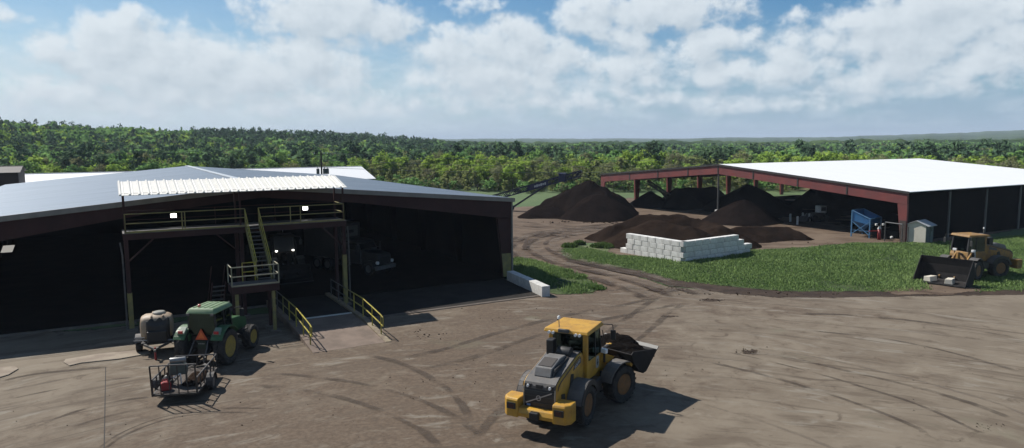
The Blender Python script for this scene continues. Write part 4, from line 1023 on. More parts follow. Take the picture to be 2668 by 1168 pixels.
def make_shed():
    o = Vector((41.0, 69.7, 0)); t = thing('garden_shed', 'small cream and grey-green gabled hut beside the corner column of the red-framed shed', 'hut', o, R_(37))
    W, L, E, Rg = 1.8, 1.6, 1.85, 2.25
    # x along the ridge: 0..L ; gable on the left looking side
    n = 9
    for k in range(n):
        z0 = E * k / n
        MB().box(-.045 - .008, -.02, .02, W - .02, z0 + .004, z0 + E / n + .012).build('siding_board', CREAM, t)
    MB().prism([(.02, E + .012), (W - .02, E + .012), (W / 2, Rg - .03)], 'x', -.045, -.022).build('gable_panel', CREAM, t)
    MB().box(0, L, 0, .05, 0, E).build('front_wall', SHED_G, t); MB().box(0, L, W - .05, W, 0, E).build('back_wall', SHED_G, t)
    MB().box(L - .05, L, .05, W - .05, 0, E).build('end_wall', SHED_G, t); MB().box(-.018, .02, .052, W - .052, 0, E).build('end_wall', SHED_G, t)
    d = MB().box(.85, 1.35, -.04, -.003, .05, 1.8).build('door', mat('door_green', (.13, .165, .155), None, .6), t)
    MB().box(.98, 1.22, -.055, -.042, 1.2, 1.55).build('door_window', DARK_PL, d)
    for (y0, z0, y1, z1) in ((-.25, E - .1, W / 2, Rg), (W / 2, Rg, W + .25, E - .1)):
        MB().hexa([(-.2, y0, z0), (L + .2, y0, z0), (L + .2, y1, z1), (-.2, y1, z1), (-.2, y0, z0 + .06), (L + .2, y0, z0 + .06), (L + .2, y1, z1 + .06), (-.2, y1, z1 + .06)]).build('roof_slope', mat('pale_grey_shingle', (.42, .43, .44), (.36, .37, .38), .7, scale=3), t)
make_shed()
for k, (px, py, lab) in enumerate(((1988, 559, 'white bollard farthest left of the row inside the red-framed shed'), (2006, 566, 'white bollard standing nearest the front of the red-framed shed'), (2019, 556, 'dim white bollard third from the left inside the red-framed shed'), (2036, 558, 'white bollard right in front of the parked grey machine'))):
    o = gd(px, py); t = thing('bollard', lab, 'bollard', (o.x, o.y, 0), 0, 'bollards in the red-framed shed')
    MB().tube((0, 0, 0), (0, 0, 1.0), .13, n=12).build('post', WHITE_P, t); MB().lathe([(1.0, .13), (1.06, .09), (1.08, .0)], (0, 0, 0), 'z', 12).build('domed_cap', WHITE_P, t)
def make_tank_cart():
    o = gd(2052, 557); t = thing('grey_machine', 'grey loader-like machine with white cab parked behind the bollards', 'machine', (o.x, o.y, 0), R_(18))
    MB().prism([(-1.1, .35), (1.0, .35), (1.15, .7), (.75, 1.1), (-.1, 1.15), (-1.1, .95)], 'y', -.6, .6).build('body', GREY_STEEL, t, .05)
    MB().box(.25, 1.2, -.5, .5, 1.05, 2.0).build('cab', WHITE_P, t, .06)
    MB().box(.35, 1.1, -.515, -.503, 1.35, 1.85).build('window', DARK_PL, t)
    for x in (-.75, .85):
        for s in (-1, 1):
            w = MB().lathe([(-.15, .25), (-.15, .38), (-.1, .42), (.1, .42), (.15, .38), (.15, .25)], (x, s * .75, .42), 'y', 16).build('wheel', TYRE, t)
    MB().bar((-1.0, -.5, 1.0), (-1.7, -.5, .35), .14).bar((-1.0, .5, 1.0), (-1.7, .5, .35), .14).build('lift_arm', GALV, t)
    MB().prism([(-1.7, .12), (-2.2, .1), (-2.25, .18), (-1.75, .7), (-1.62, .7)], 'y', -.8, .8).build('bucket', GREY_STEEL, t)
make_tank_cart()

# ------------------------------------------------------------------ conveyors
def conveyor(name, label, tail, tip, m, depth=.75, w=1.0, legs=(), panel=None, text=False):
    tail, tip = Vector(tail), Vector(tip); d = tip - tail; L = math.hypot(d.x, d.y); LL = d.length
    t = thing(name, label, 'conveyor', (tail.x, tail.y, 0), math.atan2(d.y, d.x))
    sl = d.z / L; z0 = tail.z
    def Pt(s, y, h): return (s * L, y, z0 + s * d.z + h)
    n = max(6, int(LL / .8))
    for y in (-w / 2, w / 2):
        for h in (0, depth): MB().bar(Pt(0, y, h), Pt(1, y, h), .17).build('chord', m, t)
        lat = MB()
        for k in range(n):
            a, b = k / n, (k + 1) / n
            lat.bar(Pt(a, y, 0), Pt(b, y, depth) if k % 2 else Pt(a, y, depth), .09)
            lat.bar(Pt(a, y, depth if k % 2 else 0), Pt(b, y, 0 if k % 2 else depth), .09)
        lat.build('lattice', m, t)
    MB().hexa([Pt(0, -w / 2 + .1, depth + .06), Pt(1, -w / 2 + .1, depth + .06), Pt(1, w / 2 - .1, depth + .06), Pt(0, w / 2 - .1, depth + .06), Pt(0, -w / 2 + .1, depth + .1), Pt(1, -w / 2 + .1, depth + .1), Pt(1, w / 2 - .1, depth + .1), Pt(0, w / 2 - .1, depth + .1)]).build('belt', DARK_PL, t)
    for s in (0, 1): MB().tube(Pt(s, -w / 2, depth * .8), Pt(s, w / 2, depth * .8), .22, n=12).build('drum', DARK_PL, t)
    if panel:
        a, b = panel
        p = MB().hexa([Pt(a, -w / 2 - .07, -.05), Pt(b, -w / 2 - .07, -.05), Pt(b, -w / 2 - .05, -.05), Pt(a, -w / 2 - .05, -.05), Pt(a, -w / 2 - .07, depth), Pt(b, -w / 2 - .07, depth), Pt(b, -w / 2 - .05, depth), Pt(a, -w / 2 - .05, depth)]).build('side_panel', BLUE_D, t)
        if text:   # worn white lettering, too small to read
            for k in range(6):
                s0 = a + (b - a) * (.32 + k * .1); s1 = s0 + (b - a) * .07; hh = (.16, .52) if k % 2 else (.2, .48)
                MB().hexa([Pt(s0, -w / 2 - .082, hh[0]), Pt(s1, -w / 2 - .082, hh[0]), Pt(s1, -w / 2 - .072, hh[0]), Pt(s0, -w / 2 - .072, hh[0]), Pt(s0, -w / 2 - .082, hh[1]), Pt(s1, -w / 2 - .082, hh[1]), Pt(s1, -w / 2 - .072, hh[1]), Pt(s0, -w / 2 - .072, hh[1])]).build('letter', WHITE_P, p)
    for (s, sg) in legs:
        for y in (-w / 2, w / 2):
            a = Vector(Pt(s, y, 0)); MB().bar(a, (sg * L, y * 1.6, .3), .14).build('strut', m, t)
            MB().lathe([(-.12, .2), (-.12, .42), (.12, .42), (.12, .2)], (sg * L, y * 1.6, .43), 'y', 14).build('wheel', TYRE, t)
    return t, Pt
cv, Pt = conveyor('stacking_conveyor', 'long dark blue truss conveyor sloping up over the tallest compost heap', at(1222, 540, 109), at(1512, 459, 104), BLUE_D, legs=((.70, .38), (.30, .12)), panel=(.55, .73), text=True)
MB().box(Pt(.85, 0, 0)[0] - .5, Pt(.85, 0, 0)[0] + .5, -.75, .75, Pt(.85, 0, -.1)[2], Pt(.85, 0, 1.15)[2]).build('drive_housing', BLUE_D, cv, .05)
conveyor('feed_conveyor', 'dark lattice conveyor dropping over the small compost cone in the red-framed shed', at(1775, 536, 112), at(1690, 480, 112), mat('dark_grey_frame', (.05, .05, .052), None, .6), depth=.55, w=.9, legs=((.6, .25),))

# ------------------------------------------------------------------ pole and wires
def make_pole(px, top_py, Y, label):
    p = at(px, top_py, Y); t = thing('utility_pole', label, 'pole', (p.x, p.y, terrain(p.x, p.y).item()), R_(20))
    h = p.z - terrain(p.x, p.y).item(); wood = mat('pole_wood', (.05, .04, .033), (.035, .028, .023), .9)
    MB().tube((0, 0, 0), (0, 0, h), .17, .12, n=10).build('mast', wood, t)
    MB().bar((-1.1, 0, h - .5), (1.1, 0, h - .5), .11).build('cross_arm', wood, t)
    for x in (-1.0, .5, 1.0): MB().tube((x, 0, h - .45), (x, 0, h - .2), .06, n=6).build('insulator', WHITE_P, t)
    for x in (-.55, 0.45, .9):
        tf = MB().tube((x, .1, h - 3.6), (x, .1, h - 2.75), .24, n=12).build('transformer', mat('transformer_grey', (.09, .1, .105), None, .5), t)
        MB().tube((x, .1, h - 2.75), (x, .1, h - 2.5), .05, n=6).build('bushing', DARK_PL, tf)
    return Vector((p.x, p.y, p.z))
pt = make_pole(836, 394, 112, 'dark utility pole with transformers rising behind the grey barn roof')
pw = make_pole(2010, 405, 168, 'far utility pole among the trees behind the red-framed shed')
WIRE = mat('aluminium_wire', (.22, .23, .23), None, .5, metal=.3)
for k, (dx, dz, lab) in enumerate(((-1.0, -.3, 'topmost overhead wire crossing before the wood'), (.5, -1.4, 'middle overhead wire crossing before the wood'), (1.0, -2.6, 'lowest overhead wire crossing before the wood'))):
    m = MB(); pts = []
    for i in range(17):
        s = i / 16; p = (pt + Vector((dx * .3, 0, dz))).lerp(pw + Vector((dx * .3, 0, dz)), s); p.z -= 1.1 * 4 * s * (1 - s); pts.append(p)
    tag(m.path(pts, .025, 4).build('power_line', WIRE), lab, 'wire', 'overhead wires')
# ------------------------------------------------------------------ wheels
def wheel(parent, c, r, w, side, rim_m, rim_r=.55, lugs=22, lug_h=.035, hub=.16, T=None):
    """tyre with chevron lugs (part) and rim (sub-part); axis along x, side = +1 right / -1 left is the outer face"""
    m = MB(T); h = w / 2; rr = r * rim_r
    m.lathe([(-h * .82, rr), (-h, rr * 1.18), (-h, r * .86), (-h * .86, r - lug_h * 1.2), (-h * .4, r - lug_h), (h * .4, r - lug_h), (h * .86, r - lug_h * 1.2), (h, r * .86), (h, rr * 1.18), (h * .82, rr)], c, 'x', 36)
    c = Vector(c)
    for k in range(lugs):
        for s in (-1, 1):
            a0 = 2 * math.pi * (k + (.5 if s > 0 else 0)) / lugs; a1 = a0 + 2 * math.pi / lugs * .75
            def Q(x, a, q): return c + Vector((x, q * math.cos(a), q * math.sin(a)))
            da = 2 * math.pi / lugs * .38
            m.hexa([Q(0, a0, r - lug_h * 1.1), Q(s * h * .98, a1, r - lug_h * 2.2), Q(s * h * .98, a1 + da, r - lug_h * 2.2), Q(0, a0 + da, r - lug_h * 1.1),
                    Q(0, a0, r), Q(s * h * .98, a1, r - lug_h * .9), Q(s * h * .98, a1 + da, r - lug_h * .9), Q(0, a0 + da, r)])
    ty = m.build('wheel', TYRE, parent)
    o = side
    rm = MB(T).lathe([(o * h * .86, rr * .99), (o * h * .86, rr * .90), (o * h * .35, rr * .8), (o * h * .25, rr * .5), (o * h * .5, rr * .46), (o * h * .55, hub * .9), (o * h * .55, 0.001)], c, 'x', 28)
    rm.lathe([(-o * h * .8, rr * .98), (-o * h * .6, rr * .9), (-o * h * .6, .001)], c, 'x', 20)
    rm.build('rim', rim_m, ty)
    bm_ = MB(T)
    for k in range(10):
        a = 2 * math.pi * k / 10; q = rr * .62
        bm_.tube(c + Vector((o * h * .25, q * math.cos(a), q * math.sin(a))), c + Vector((o * h * .42, q * math.cos(a), q * math.sin(a))), .028, n=6)
    bm_.build('wheel_nuts', GREY_STEEL, ty)
    return ty

# ------------------------------------------------------------------ wheel loaders
def loader(label, loc, heading, artic, Y=YELLOW, mode='carry', bw_=2.7, bh_=1.15, bd_=1.1, lit=False, lamp=LAMP_W, text=True, reach=0.0, G=None, group='wheel loaders'):
    """+y forward, +x right; origin on the ground at the articulation joint"""
    t = thing('wheel_loader', label, 'wheel loader', loc, heading, group)
    r = .77; G = G or GLASS_T
    MB().box(-.45, .45, -3.0, -.1, .62, 1.12).build('rear_chassis', BLACK, t, .03)
    for s in (-1, 1):
        wheel(t, (s * .98, -1.6, r), r, .56, s, RIM_O)
        MB().arc_band(0, -1.6, r, .88, .93, 22, 165, s * .70, s * 1.27, 12).build('rear_fender', GREY_PL, t, .015)
        MB().arc_band(0, -1.6, r, .74, .925, 24, 163, s * 1.272, s * 1.30, 12).build('fender_lip', DARK_PL, t)
    # engine hood
    hood = MB().prism([(-3.18, .98), (-3.2, 1.55), (-3.12, 1.86), (-2.85, 2.0), (-1.2, 2.42), (-.78, 2.44), (-.66, 2.2), (-.66, 1.25), (-1.0, 1.05)], 'x', -.67, .67).build('hood', Y, t, .05, True)
    # grey top cover
    MB().prism([(-3.22, 1.66), (-3.225, 1.72), (-3.16, 1.9), (-2.87, 2.05), (-1.2, 2.475), (-.8, 2.49), (-.8, 2.44), (-1.2, 2.43), (-2.86, 2.0), (-3.13, 1.86), (-3.2, 1.66)], 'x', -.6, .6).build('hood_cover', GREY_PL, t, .015)
    for s in (-1, 1):
        MB().prism([(-3.16, 1.70), (-3.1, 1.84), (-2.86, 1.965), (-1.1, 2.41), (-1.1, 2.37), (-2.84, 1.92), (-3.07, 1.80), (-3.13, 1.68)], 'x', s * .672, s * .684).build('hood_seam', DARK_PL, t)
        for poly in ([(-2.15, 1.35), (-1.95, 1.95), (-1.72, 1.9), (-1.72, 1.38)], [(-2.12, 1.02), (-2.13, 1.30), (-1.74, 1.33), (-1.72, 1.02)], [(-2.85, 1.02), (-2.85, 1.48), (-2.55, 1.42), (-2.5, 1.02)]):
            MB().prism(poly, 'x', s * .675, s * .69).build('side_vent', DARK_PL, t)
        pl = MB().prism([(-1.75, 2.02), (-1.62, 2.2), (-1.02, 2.33), (-.98, 2.12)], 'x', s * .675, s * .69).build('name_plate', mat('plate_grey', (.09, .085, .085), None, .6), t)
        if text:
            ca, sa = math.cos(R_(16)), math.sin(R_(16))
            M2 = Matrix(((0, 0, 1, .692), (ca, -sa, 0, -1.36), (sa, ca, 0, 2.165), (0, 0, 0, 1)))
            if s > 0: text_mesh('lettering', 'VOLVO', .17, mat('white_decal', (.55, .55, .56), None, .5), pl, M2, .003)
    # raised cooling box on the hood
    hump = MB().prism([(-2.92, 2.04), (-2.78, 2.34), (-2.05, 2.52), (-1.55, 2.5), (-1.45, 2.38)], 'x', -.36, .30).build('cooling_box', mat('light_grey_cover', (.19, .185, .178), (.15, .146, .14), .5, scale=3, dust=.3), t, .03)
    MB().prism([(-2.7, 2.372), (-2.12, 2.515), (-2.12, 2.525), (-2.7, 2.382)], 'x', -.29, .23).build('vent_mesh', mat('mesh_brown', (.055, .047, .042), (.07, .06, .053), .8, scale=40), hump)
    MB().prism([(-2.85, 2.08), (-2.72, 2.3), (-1.5, 2.44), (-1.5, 2.36)], 'x', .302, .40).build('cooling_duct', DARK_PL, hump)
    MB().box(-.52, -.24, -1.5, -1.12, 2.42, 2.98).build('exhaust_stack', BLACK, t, .04)
    MB().lathe([(-.3, .0), (-.3, .22), (.24, .22), (.24, .0)], (.16, -1.25, 2.5), 'x', 18).build('air_cleaner', DARK_PL, t, .02, True)
    # grille
    gr = MB().prism([(-3.235, 1.0), (-3.255, 1.5), (-3.22, 1.70), (-3.19, 1.70), (-3.19, 1.0)], 'x', -.575, .575).build('grille', DARK_PL, t, .01)
    for z in (1.20, 1.43, 1.62): MB().box(-.565, .565, -3.268, -3.24, z - .010, z + .010).build('grille_slat', mat('slat_grey', (.06, .062, .06), None, .5), gr)
    for s in (-1, 1): MB().prism([(-3.23, .98), (-3.262, 1.5), (-3.235, 1.72), (-3.19, 1.72), (-3.19, .98)], 'x', s * .578, s * .615).build('grille_frame', mat('pale_frame', (.4, .36, .28), None, .5), gr)
    SILV = mat('silver_badge', (.5, .5, .5), None, .3, metal=.6)
    MB().bar((-.50, -3.285, 1.16), (.50, -3.285, 1.62), .012, .035, up=(0, 0, 1)).build('badge_bar', SILV, gr)
    ring = MB()
    for k in range(16):
        a0, a1 = 2 * math.pi * k / 16, 2 * math.pi * (k + 1) / 16
        ring.bar((.085 * math.cos(a0), -3.295, 1.39 + .085 * math.sin(a0)), (.085 * math.cos(a1), -3.295, 1.39 + .085 * math.sin(a1)), .012, .028)
    ring.bar((-.08, -3.297, 1.39), (.08, -3.297, 1.39), .012, .03).build('badge_ring', SILV, gr)
    if text: text_mesh('lettering', 'VOLVO', .036, mat('badge_blue', (.02, .04, .14), None, .4), gr, Matrix(((1, 0, 0, 0), (0, 0, -1, -3.305), (0, 1, 0, 1.39), (0, 0, 0, 1))), .002)
    MB().box(-.47, -.33, -3.272, -3.262, 1.06, 1.13).build('blue_sticker', mat('sticker_blue', (.12, .24, .5), None, .4), gr)
    ld = MB().prism([(-3.245, 1.71), (-3.235, 1.79), (-3.17, 1.90), (-3.12, 1.90), (-3.19, 1.71)], 'x', -.56, .56).build('lamp_panel', GREY_PL, t)
    for x, mm in ((-.42, lamp), (0, DARK_PL), (.42, lamp)):
        h = MB().box(x - .13, x + .13, -3.262, -3.21, 1.715, 1.855).build('lamp_housing', DARK_PL, t, .01)
        if mm is lamp: MB().lathe([(-.05, .0), (-.05, .05), (.0, .055), (.0, .0)], (x, -3.262, 1.785), 'y', 14).build('work_lamp', lamp, h)
    # counterweight bumper
    MB().prism([(-3.58, .72), (-3.6, .86), (-3.52, 1.02), (-3.2, 1.02), (-3.15, .70)], 'x', -.92, .92).build('counterweight', Y, t, .03)
    for s in (-1, 1):
        b = MB()
        pts = [(s * .66, -3.62), (s * 1.12, -3.58), (s * 1.28, -3.4), (s * 1.28, -2.95), (s * .66, -2.95)]
        n = len(pts); b.add([(x, y, .68) for x, y in pts] + [(x * 1.0, y, 1.28) for x, y in pts] + [(x * .985, y + .05, 1.36) for x, y in pts], [tuple(range(n))] + [(i, (i + 1) % n, n + (i + 1) % n, n + i) for i in range(n)] + [(n + i, n + (i + 1) % n, 2 * n + (i + 1) % n, 2 * n + i) for i in range(n)] + [tuple(range(2 * n, 3 * n))])
        ew = b.build('counterweight_end', Y, t, .035)
        tl = MB().box(s * .74, s * 1.08, -3.645, -3.59, .98, 1.20).build('tail_lamp_recess', DARK_PL, ew)
        MB().box(s * .80, s * 1.0, -3.655, -3.646, 1.03, 1.15).build('tail_lamp', mat('dark_red_lens', (.06, .012, .012), None, .3), ew)
    MB().box(-.17, .17, -3.74, -3.55, .74, 1.0).build('tow_hitch', BLACK, t, .03)
    # cab
    MB().prism([(-.66, 1.3), (-.66, 2.02), (.9, 2.02), (1.02, 1.72), (1.02, 1.42), (.2, 1.28)], 'x', -.8, .8).build('cab_body', Y, t, .03)
    for s in (-1, 1):
        MB().hexa([(s * .80, -.68, 2.0), (s * .62, -.68, 2.0), (s * .62, -.5, 2.0), (s * .80, -.5, 2.0), (s * .78, -.64, 3.12), (s * .61, -.64, 3.12), (s * .61, -.48, 3.12), (s * .78, -.48, 3.12)]).build('cab_pillar', Y, t, .02)
        MB().bar((s * .74, .96, 2.0), (s * .70, .82, 3.12), .09).build('cab_pillar', DARK_PL, t)
        MB().bar((s * .78, .25, 2.0), (s * .75, .25, 3.12), .05).build('cab_pillar', DARK_PL, t)
        MB().hexa([(s * .775, -.5, 2.02), (s * .785, -.5, 2.02), (s * .785, .92, 2.02), (s * .775, .92, 2.02), (s * .74, -.48, 3.1), (s * .75, -.48, 3.1), (s * .75, .8, 3.1), (s * .74, .8, 3.1)]).build('side_window', G, t)
    MB().hexa([(-.63, -.66, 2.1), (.63, -.66, 2.1), (.63, -.65, 2.1), (-.63, -.65, 2.1), (-.61, -.62, 3.06), (.61, -.62, 3.06), (.61, -.61, 3.06), (-.61, -.61, 3.06)]).build('rear_window', G, t)
    MB().hexa([(-.7, .93, 2.02), (.7, .93, 2.02), (.7, .94, 2.02), (-.7, .94, 2.02), (-.66, .81, 3.1), (.66, .81, 3.1), (.66, .82, 3.1), (-.66, .82, 3.1)]).build('windscreen', G, t)
    MB().box(-.62, .62, -.655, -.6, 3.03, 3.12).build('window_header', DARK_PL, t)
    st = MB().box(-.27, .27, -.45, .1, 2.02, 2.32).box(-.25, .25, -.5, -.36, 2.32, 2.85).box(-.15, .15, -.49, -.4, 2.87, 3.02).build('seat', DARK_PL, t, .04)
    sw = MB(); 
    for k in range(14):
        a0, a1 = 2 * math.pi * k / 14, 2 * math.pi * (k + 1) / 14
        sw.tube((.19 * math.cos(a0), .52 + .1 * math.sin(a0), 2.5 + .16 * math.sin(a0)), (.19 * math.cos(a1), .52 + .1 * math.sin(a1), 2.5 + .16 * math.sin(a1)), .016, n=5)
    sw.bar((0, .52, 2.5), (0, .75, 2.1), .06).build('steering_wheel', DARK_PL, t)
    MB().box(.33, .55, -.3, .35, 2.02, 2.5).build('console', DARK_PL, t, .03)
    # roof
    ro = MB().hexa([(-.92, -.86, 3.10), (.92, -.86, 3.10), (.88, 1.0, 3.10), (-.88, 1.0, 3.10), (-.88, -.80, 3.24), (.88, -.80, 3.24), (.82, .92, 3.26), (-.82, .92, 3.26)]).build('cab_roof', Y, t, .035)
    MB().box(-.30, .14, -.90, -.78, 3.13, 3.26).build('roof_bracket', GREY_PL, ro, .02)
    for x in (-.66, -.50, .42, .58):
        MB().lathe([(-.06, .001), (-.06, .058), (.05, .05), (.05, .001)], (x, -.875, 3.10), 'y', 12).build('work_lamp', lamp, ro)
    MB().tube((-.28, -.80, 3.3), (-.30, -.80, 3.62), .018, n=6).build('beacon_stalk', GALV, ro)
    MB().lathe([(0, .0), (.01, .055), (.09, .055), (.13, .03), (.14, 0)], (-.3, -.8, 3.62), 'z', 12).build('beacon', LAMP_W, ro)
    for s in (-1, 1):
        MB().path([(s * .8, .9, 3.15), (s * 1.18, 1.12, 3.12), (s * 1.2, 1.15, 2.9)], .018).build('mirror_arm', DARK_PL, t)
        MB().box(s * 1.2 - .11, s * 1.2 + .11, 1.12, 1.17, 2.5, 2.9).build('mirror', DARK_PL, t, .02)
        MB().path([(s * .86, .98, 1.6), (s * .88, 1.0, 2.5), (s * .82, .95, 2.9)], .02).build('grab_rail', BLACK, t)
        for k in range(3): MB().box(s * .86, s * 1.16, .55, .95, .55 + .3 * k, .6 + .3 * k).build('step', BLACK, t)
        MB().bar((s * .9, .6, .5), (s * .9, .6, 1.35), .05, .1).bar((s * .9, .92, .5), (s * .9, .92, 1.35), .05, .1).build('step_frame', BLACK, t)
        MB().box(s * .72, s * 1.1, -.66, .2, .75, 1.28).build('side_tank', BLACK, t, .05)
        dc = MB().prism([(.28, 1.55), (.28, 1.95), (.42, 2.0), (.6, 1.95), (.6, 1.55), (.44, 1.5)], 'x', s * .803, s * .812).build('decal', mat('decal_white', (.42, .42, .40), None, .6), t)
        MB().bar((s * .815, .44, 1.62), (s * .815, .44, 1.88), .008, .05).bar((s * .815, .36, 1.72), (s * .815, .52, 1.72), .008, .05).build('decal_mark', DARK_PL, dc)
    # front frame, turned at the joint
    T = Matrix.Rotation(-artic, 4, 'Z')
    MB(T).prism([(.1, .62), (.1, 1.1), (.8, 1.3), (.95, 1.95), (1.35, 2.0), (1.55, 1.35), (2.15, 1.15), (2.2, .62)], 'x', -.4, .4).build('front_frame', Y, t, .03)
    for s in (-1, 1):
        wheel(t, (s * .98, 1.6, r), r, .56, s, RIM_O, T=T)
        MB(T).arc_band(0, 1.6, r, .88, .93, 60, 165, s * .70, s * 1.27, 8).build('front_fender', GREY_PL, t, .015)
        MB(T).path([(s * .62, 1.1, 1.65), (s * .62, 1.1, 2.05)], .05).build('lamp_stalk', BLACK, t)
        MB(T).box(s * .62 - (.07 if lit else .13), s * .62 + (.07 if lit else .13), 1.02, 1.16, 2.06 if lit else 2.02, 2.15 if lit else 2.2).build('head_lamp', LAMP_W if not lit else lamp, t, .02)
    if mode == 'carry': piv, zp, rot = 2.7, 1.0, 46
    else: piv, zp, rot = 2.85 + reach, .10, 0
    for s in (-1, 1):
        x = s * .5
        a = Vector((x, 1.05, 1.85)); b = Vector((x, 2.25, 1.35 if mode == 'carry' else 1.05)); c = Vector((x, piv + .02, zp + .25))
        MB(T).bar(a, b, .12, .32, up=(0, 0, 1)).bar(b, c, .12, .28).build('lift_arm', Y, t, .015)
        MB(T).tube((s * .33, .9, 1.0), (s * .36, 2.1, 1.25), .07, n=8).build('lift_cylinder', GREY_STEEL, t)
    MB(T).bar((0, 1.8, 1.35), (0, 2.15, 2.05), .14, .22).bar((0, 2.15, 2.05), (0, 2.35, 1.15), .14, .2).build('bellcrank', Y, t, .015)
    MB(T).tube((0, 1.15, 1.75), (0, 2.1, 2.0), .085, n=10).build('tilt_cylinder', GREY_STEEL, t)
    # bucket
    B = T @ Matrix.Translation((0, piv, zp)) @ Matrix.Rotation(R_(rot), 4, 'X')
    h, dpt, w = bh_, bd_, bw_ / 2
    back = [(dpt, .0), (.12, .0), (-.06, .12), (-.12, .35 * h), (-.08, .7 * h), (.06, h)]
    th = .035; ins = [(dpt, th), (.14, th + .01), (-.01, .15), (-.075, .36 * h), (-.04, .69 * h), (.09, h - .01)]
    bk = MB(B).prism(back + ins[::-1], 'x', -w, w).build('bucket', mat('worn_bucket_steel', (.014, .013, .013), (.024, .021, .02), .75, scale=2, spec=.25), t)
    for s in (-1, 1):
        side = [(dpt, 0.0), (.12, 0), (-.06, .12), (-.12, .35 * h), (-.08, .7 * h), (.06, h), (.22, h * .98), (dpt * .97, .12)]
        MB(B).prism(side, 'x', s * w, s * (w + .04)).build('bucket_side', MATS['worn_bucket_steel'], bk)
    MB(B).box(-w - .04, w + .04, dpt - .02, dpt + .16, -.02, .02).build('cutting_edge', BLACK, bk)
    MB(B).box(w - .32, w - .08, -.2, -.1, .62 * h, .62 * h + .16).build('bucket_hook', Y, bk)
    for x in (-.5, .5): MB(B).box(x - .1, x + .1, -.28, -.08, .06, .5).build('bucket_lug', BLACK, bk)
    return t, B, Matrix.Translation(loc) @ Matrix.Rotation(heading, 4, 'Z'), T @ Matrix.Translation((0, piv, zp))

def heap_in(name, label, Mw, cx, cy, cz, rx, ry, rz, m, seed=3, n=28):
    """lumpy load: upper half of a noisy ellipsoid"""
    vs = []; fs = []; rings = 9
    for i in range(rings + 1):
        ph = math.pi / 2 * i / rings
        for k in range(n):
            a = 2 * math.pi * k / n; p = Vector((math.cos(a) * math.cos(ph), math.sin(a) * math.cos(ph), math.sin(ph)))
            q = 1 + .35 * mnoise.noise(p * 1.7 + Vector((seed, 0, 0))) + .12 * mnoise.noise(p * 5 + Vector((0, seed, 0)))
            sq = 1.0 / max(abs(math.cos(a)), abs(math.sin(a))) ** .5
            vs.append((cx + p.x * rx * min(sq, 1.25) * q, cy + p.y * ry * min(sq, 1.25) * q, cz + p.z * rz * q))
    for i in range(rings):
        for k in range(n): fs.append((i * n + k, i * n + (k + 1) % n, (i + 1) * n + (k + 1) % n, (i + 1) * n + k))
    o = MB().add(vs, fs).build(name, m, None, 0, True); o.matrix_world = Mw
    return tag(o, label, 'soil')

L1 = Vector((2.38, 26.92, .022))
ld1, B1, W1, F1 = loader('clean yellow wheel loader driving away across the yard with a full bucket', L1, R_(-27), R_(20), bw_=2.75, bh_=1.32, bd_=1.15)
heap_in('bucket_load', 'black soil heaped in the bucket of the loader on the yard', W1 @ F1, -.25, .05, .55, 1.08, 1.0, .60, SOIL_B, 4)
heap_in('bucket_load', 'lower clump of black soil at the near end of that full bucket', W1 @ F1, .78, .05, .55, .62, .92, .42, SOIL_B, 9)
L2 = Vector((34.4, 52.75, .03))
ld2, B2_, W2, F2 = loader('dusty older yellow loader parked in the grass with its wide bucket down', L2, R_(102), R_(-25), OLD_YELLOW, 'ground', 3.4, 1.75, 1.35, text=False, reach=1.0)
for k, (x, lab) in enumerate(((-.55, 'pale block lying inside the empty bucket at the side nearer the cab'), (.75, 'pale block lying inside the empty bucket at the far outer side'))):
    o = MB().prism([(-.26, 0), (.26, 0), (.24, .34), (-.20, .36)], 'y', -.42, .42).build('pale_block', CREAM, None, .02)
    o.matrix_world = W2 @ B2_ @ Matrix.Translation((x, .78, .038)) @ Matrix.Rotation(.15 - .3 * k, 4, 'Z'); tag(o, lab, 'block', 'blocks in the empty bucket')

# loader working inside the dark barn, lamps on
HEAD = emit('lit_head_lamp', (1.0, .98, .9), 5.0)
p3 = gnd(742, 653, 2.22)
L3 = Vector((p3.x, p3.y, .10)) + BV * 1.1
ld3, B3, W3, F3 = loader('loader standing deep in the dark barn with both front lamps lit', L3, BARN_A + R_(180), 0.0, mat('shade_dark_paint', (.022, .015, .008), (.016, .011, .008), .9), 'ground', 2.7, 1.15, 1.1, lit=True, lamp=HEAD, text=False, G=mat('shade_dark_glass', (.006, .007, .007), None, .6))  # paint and glass darkened to carry the shade of the barn
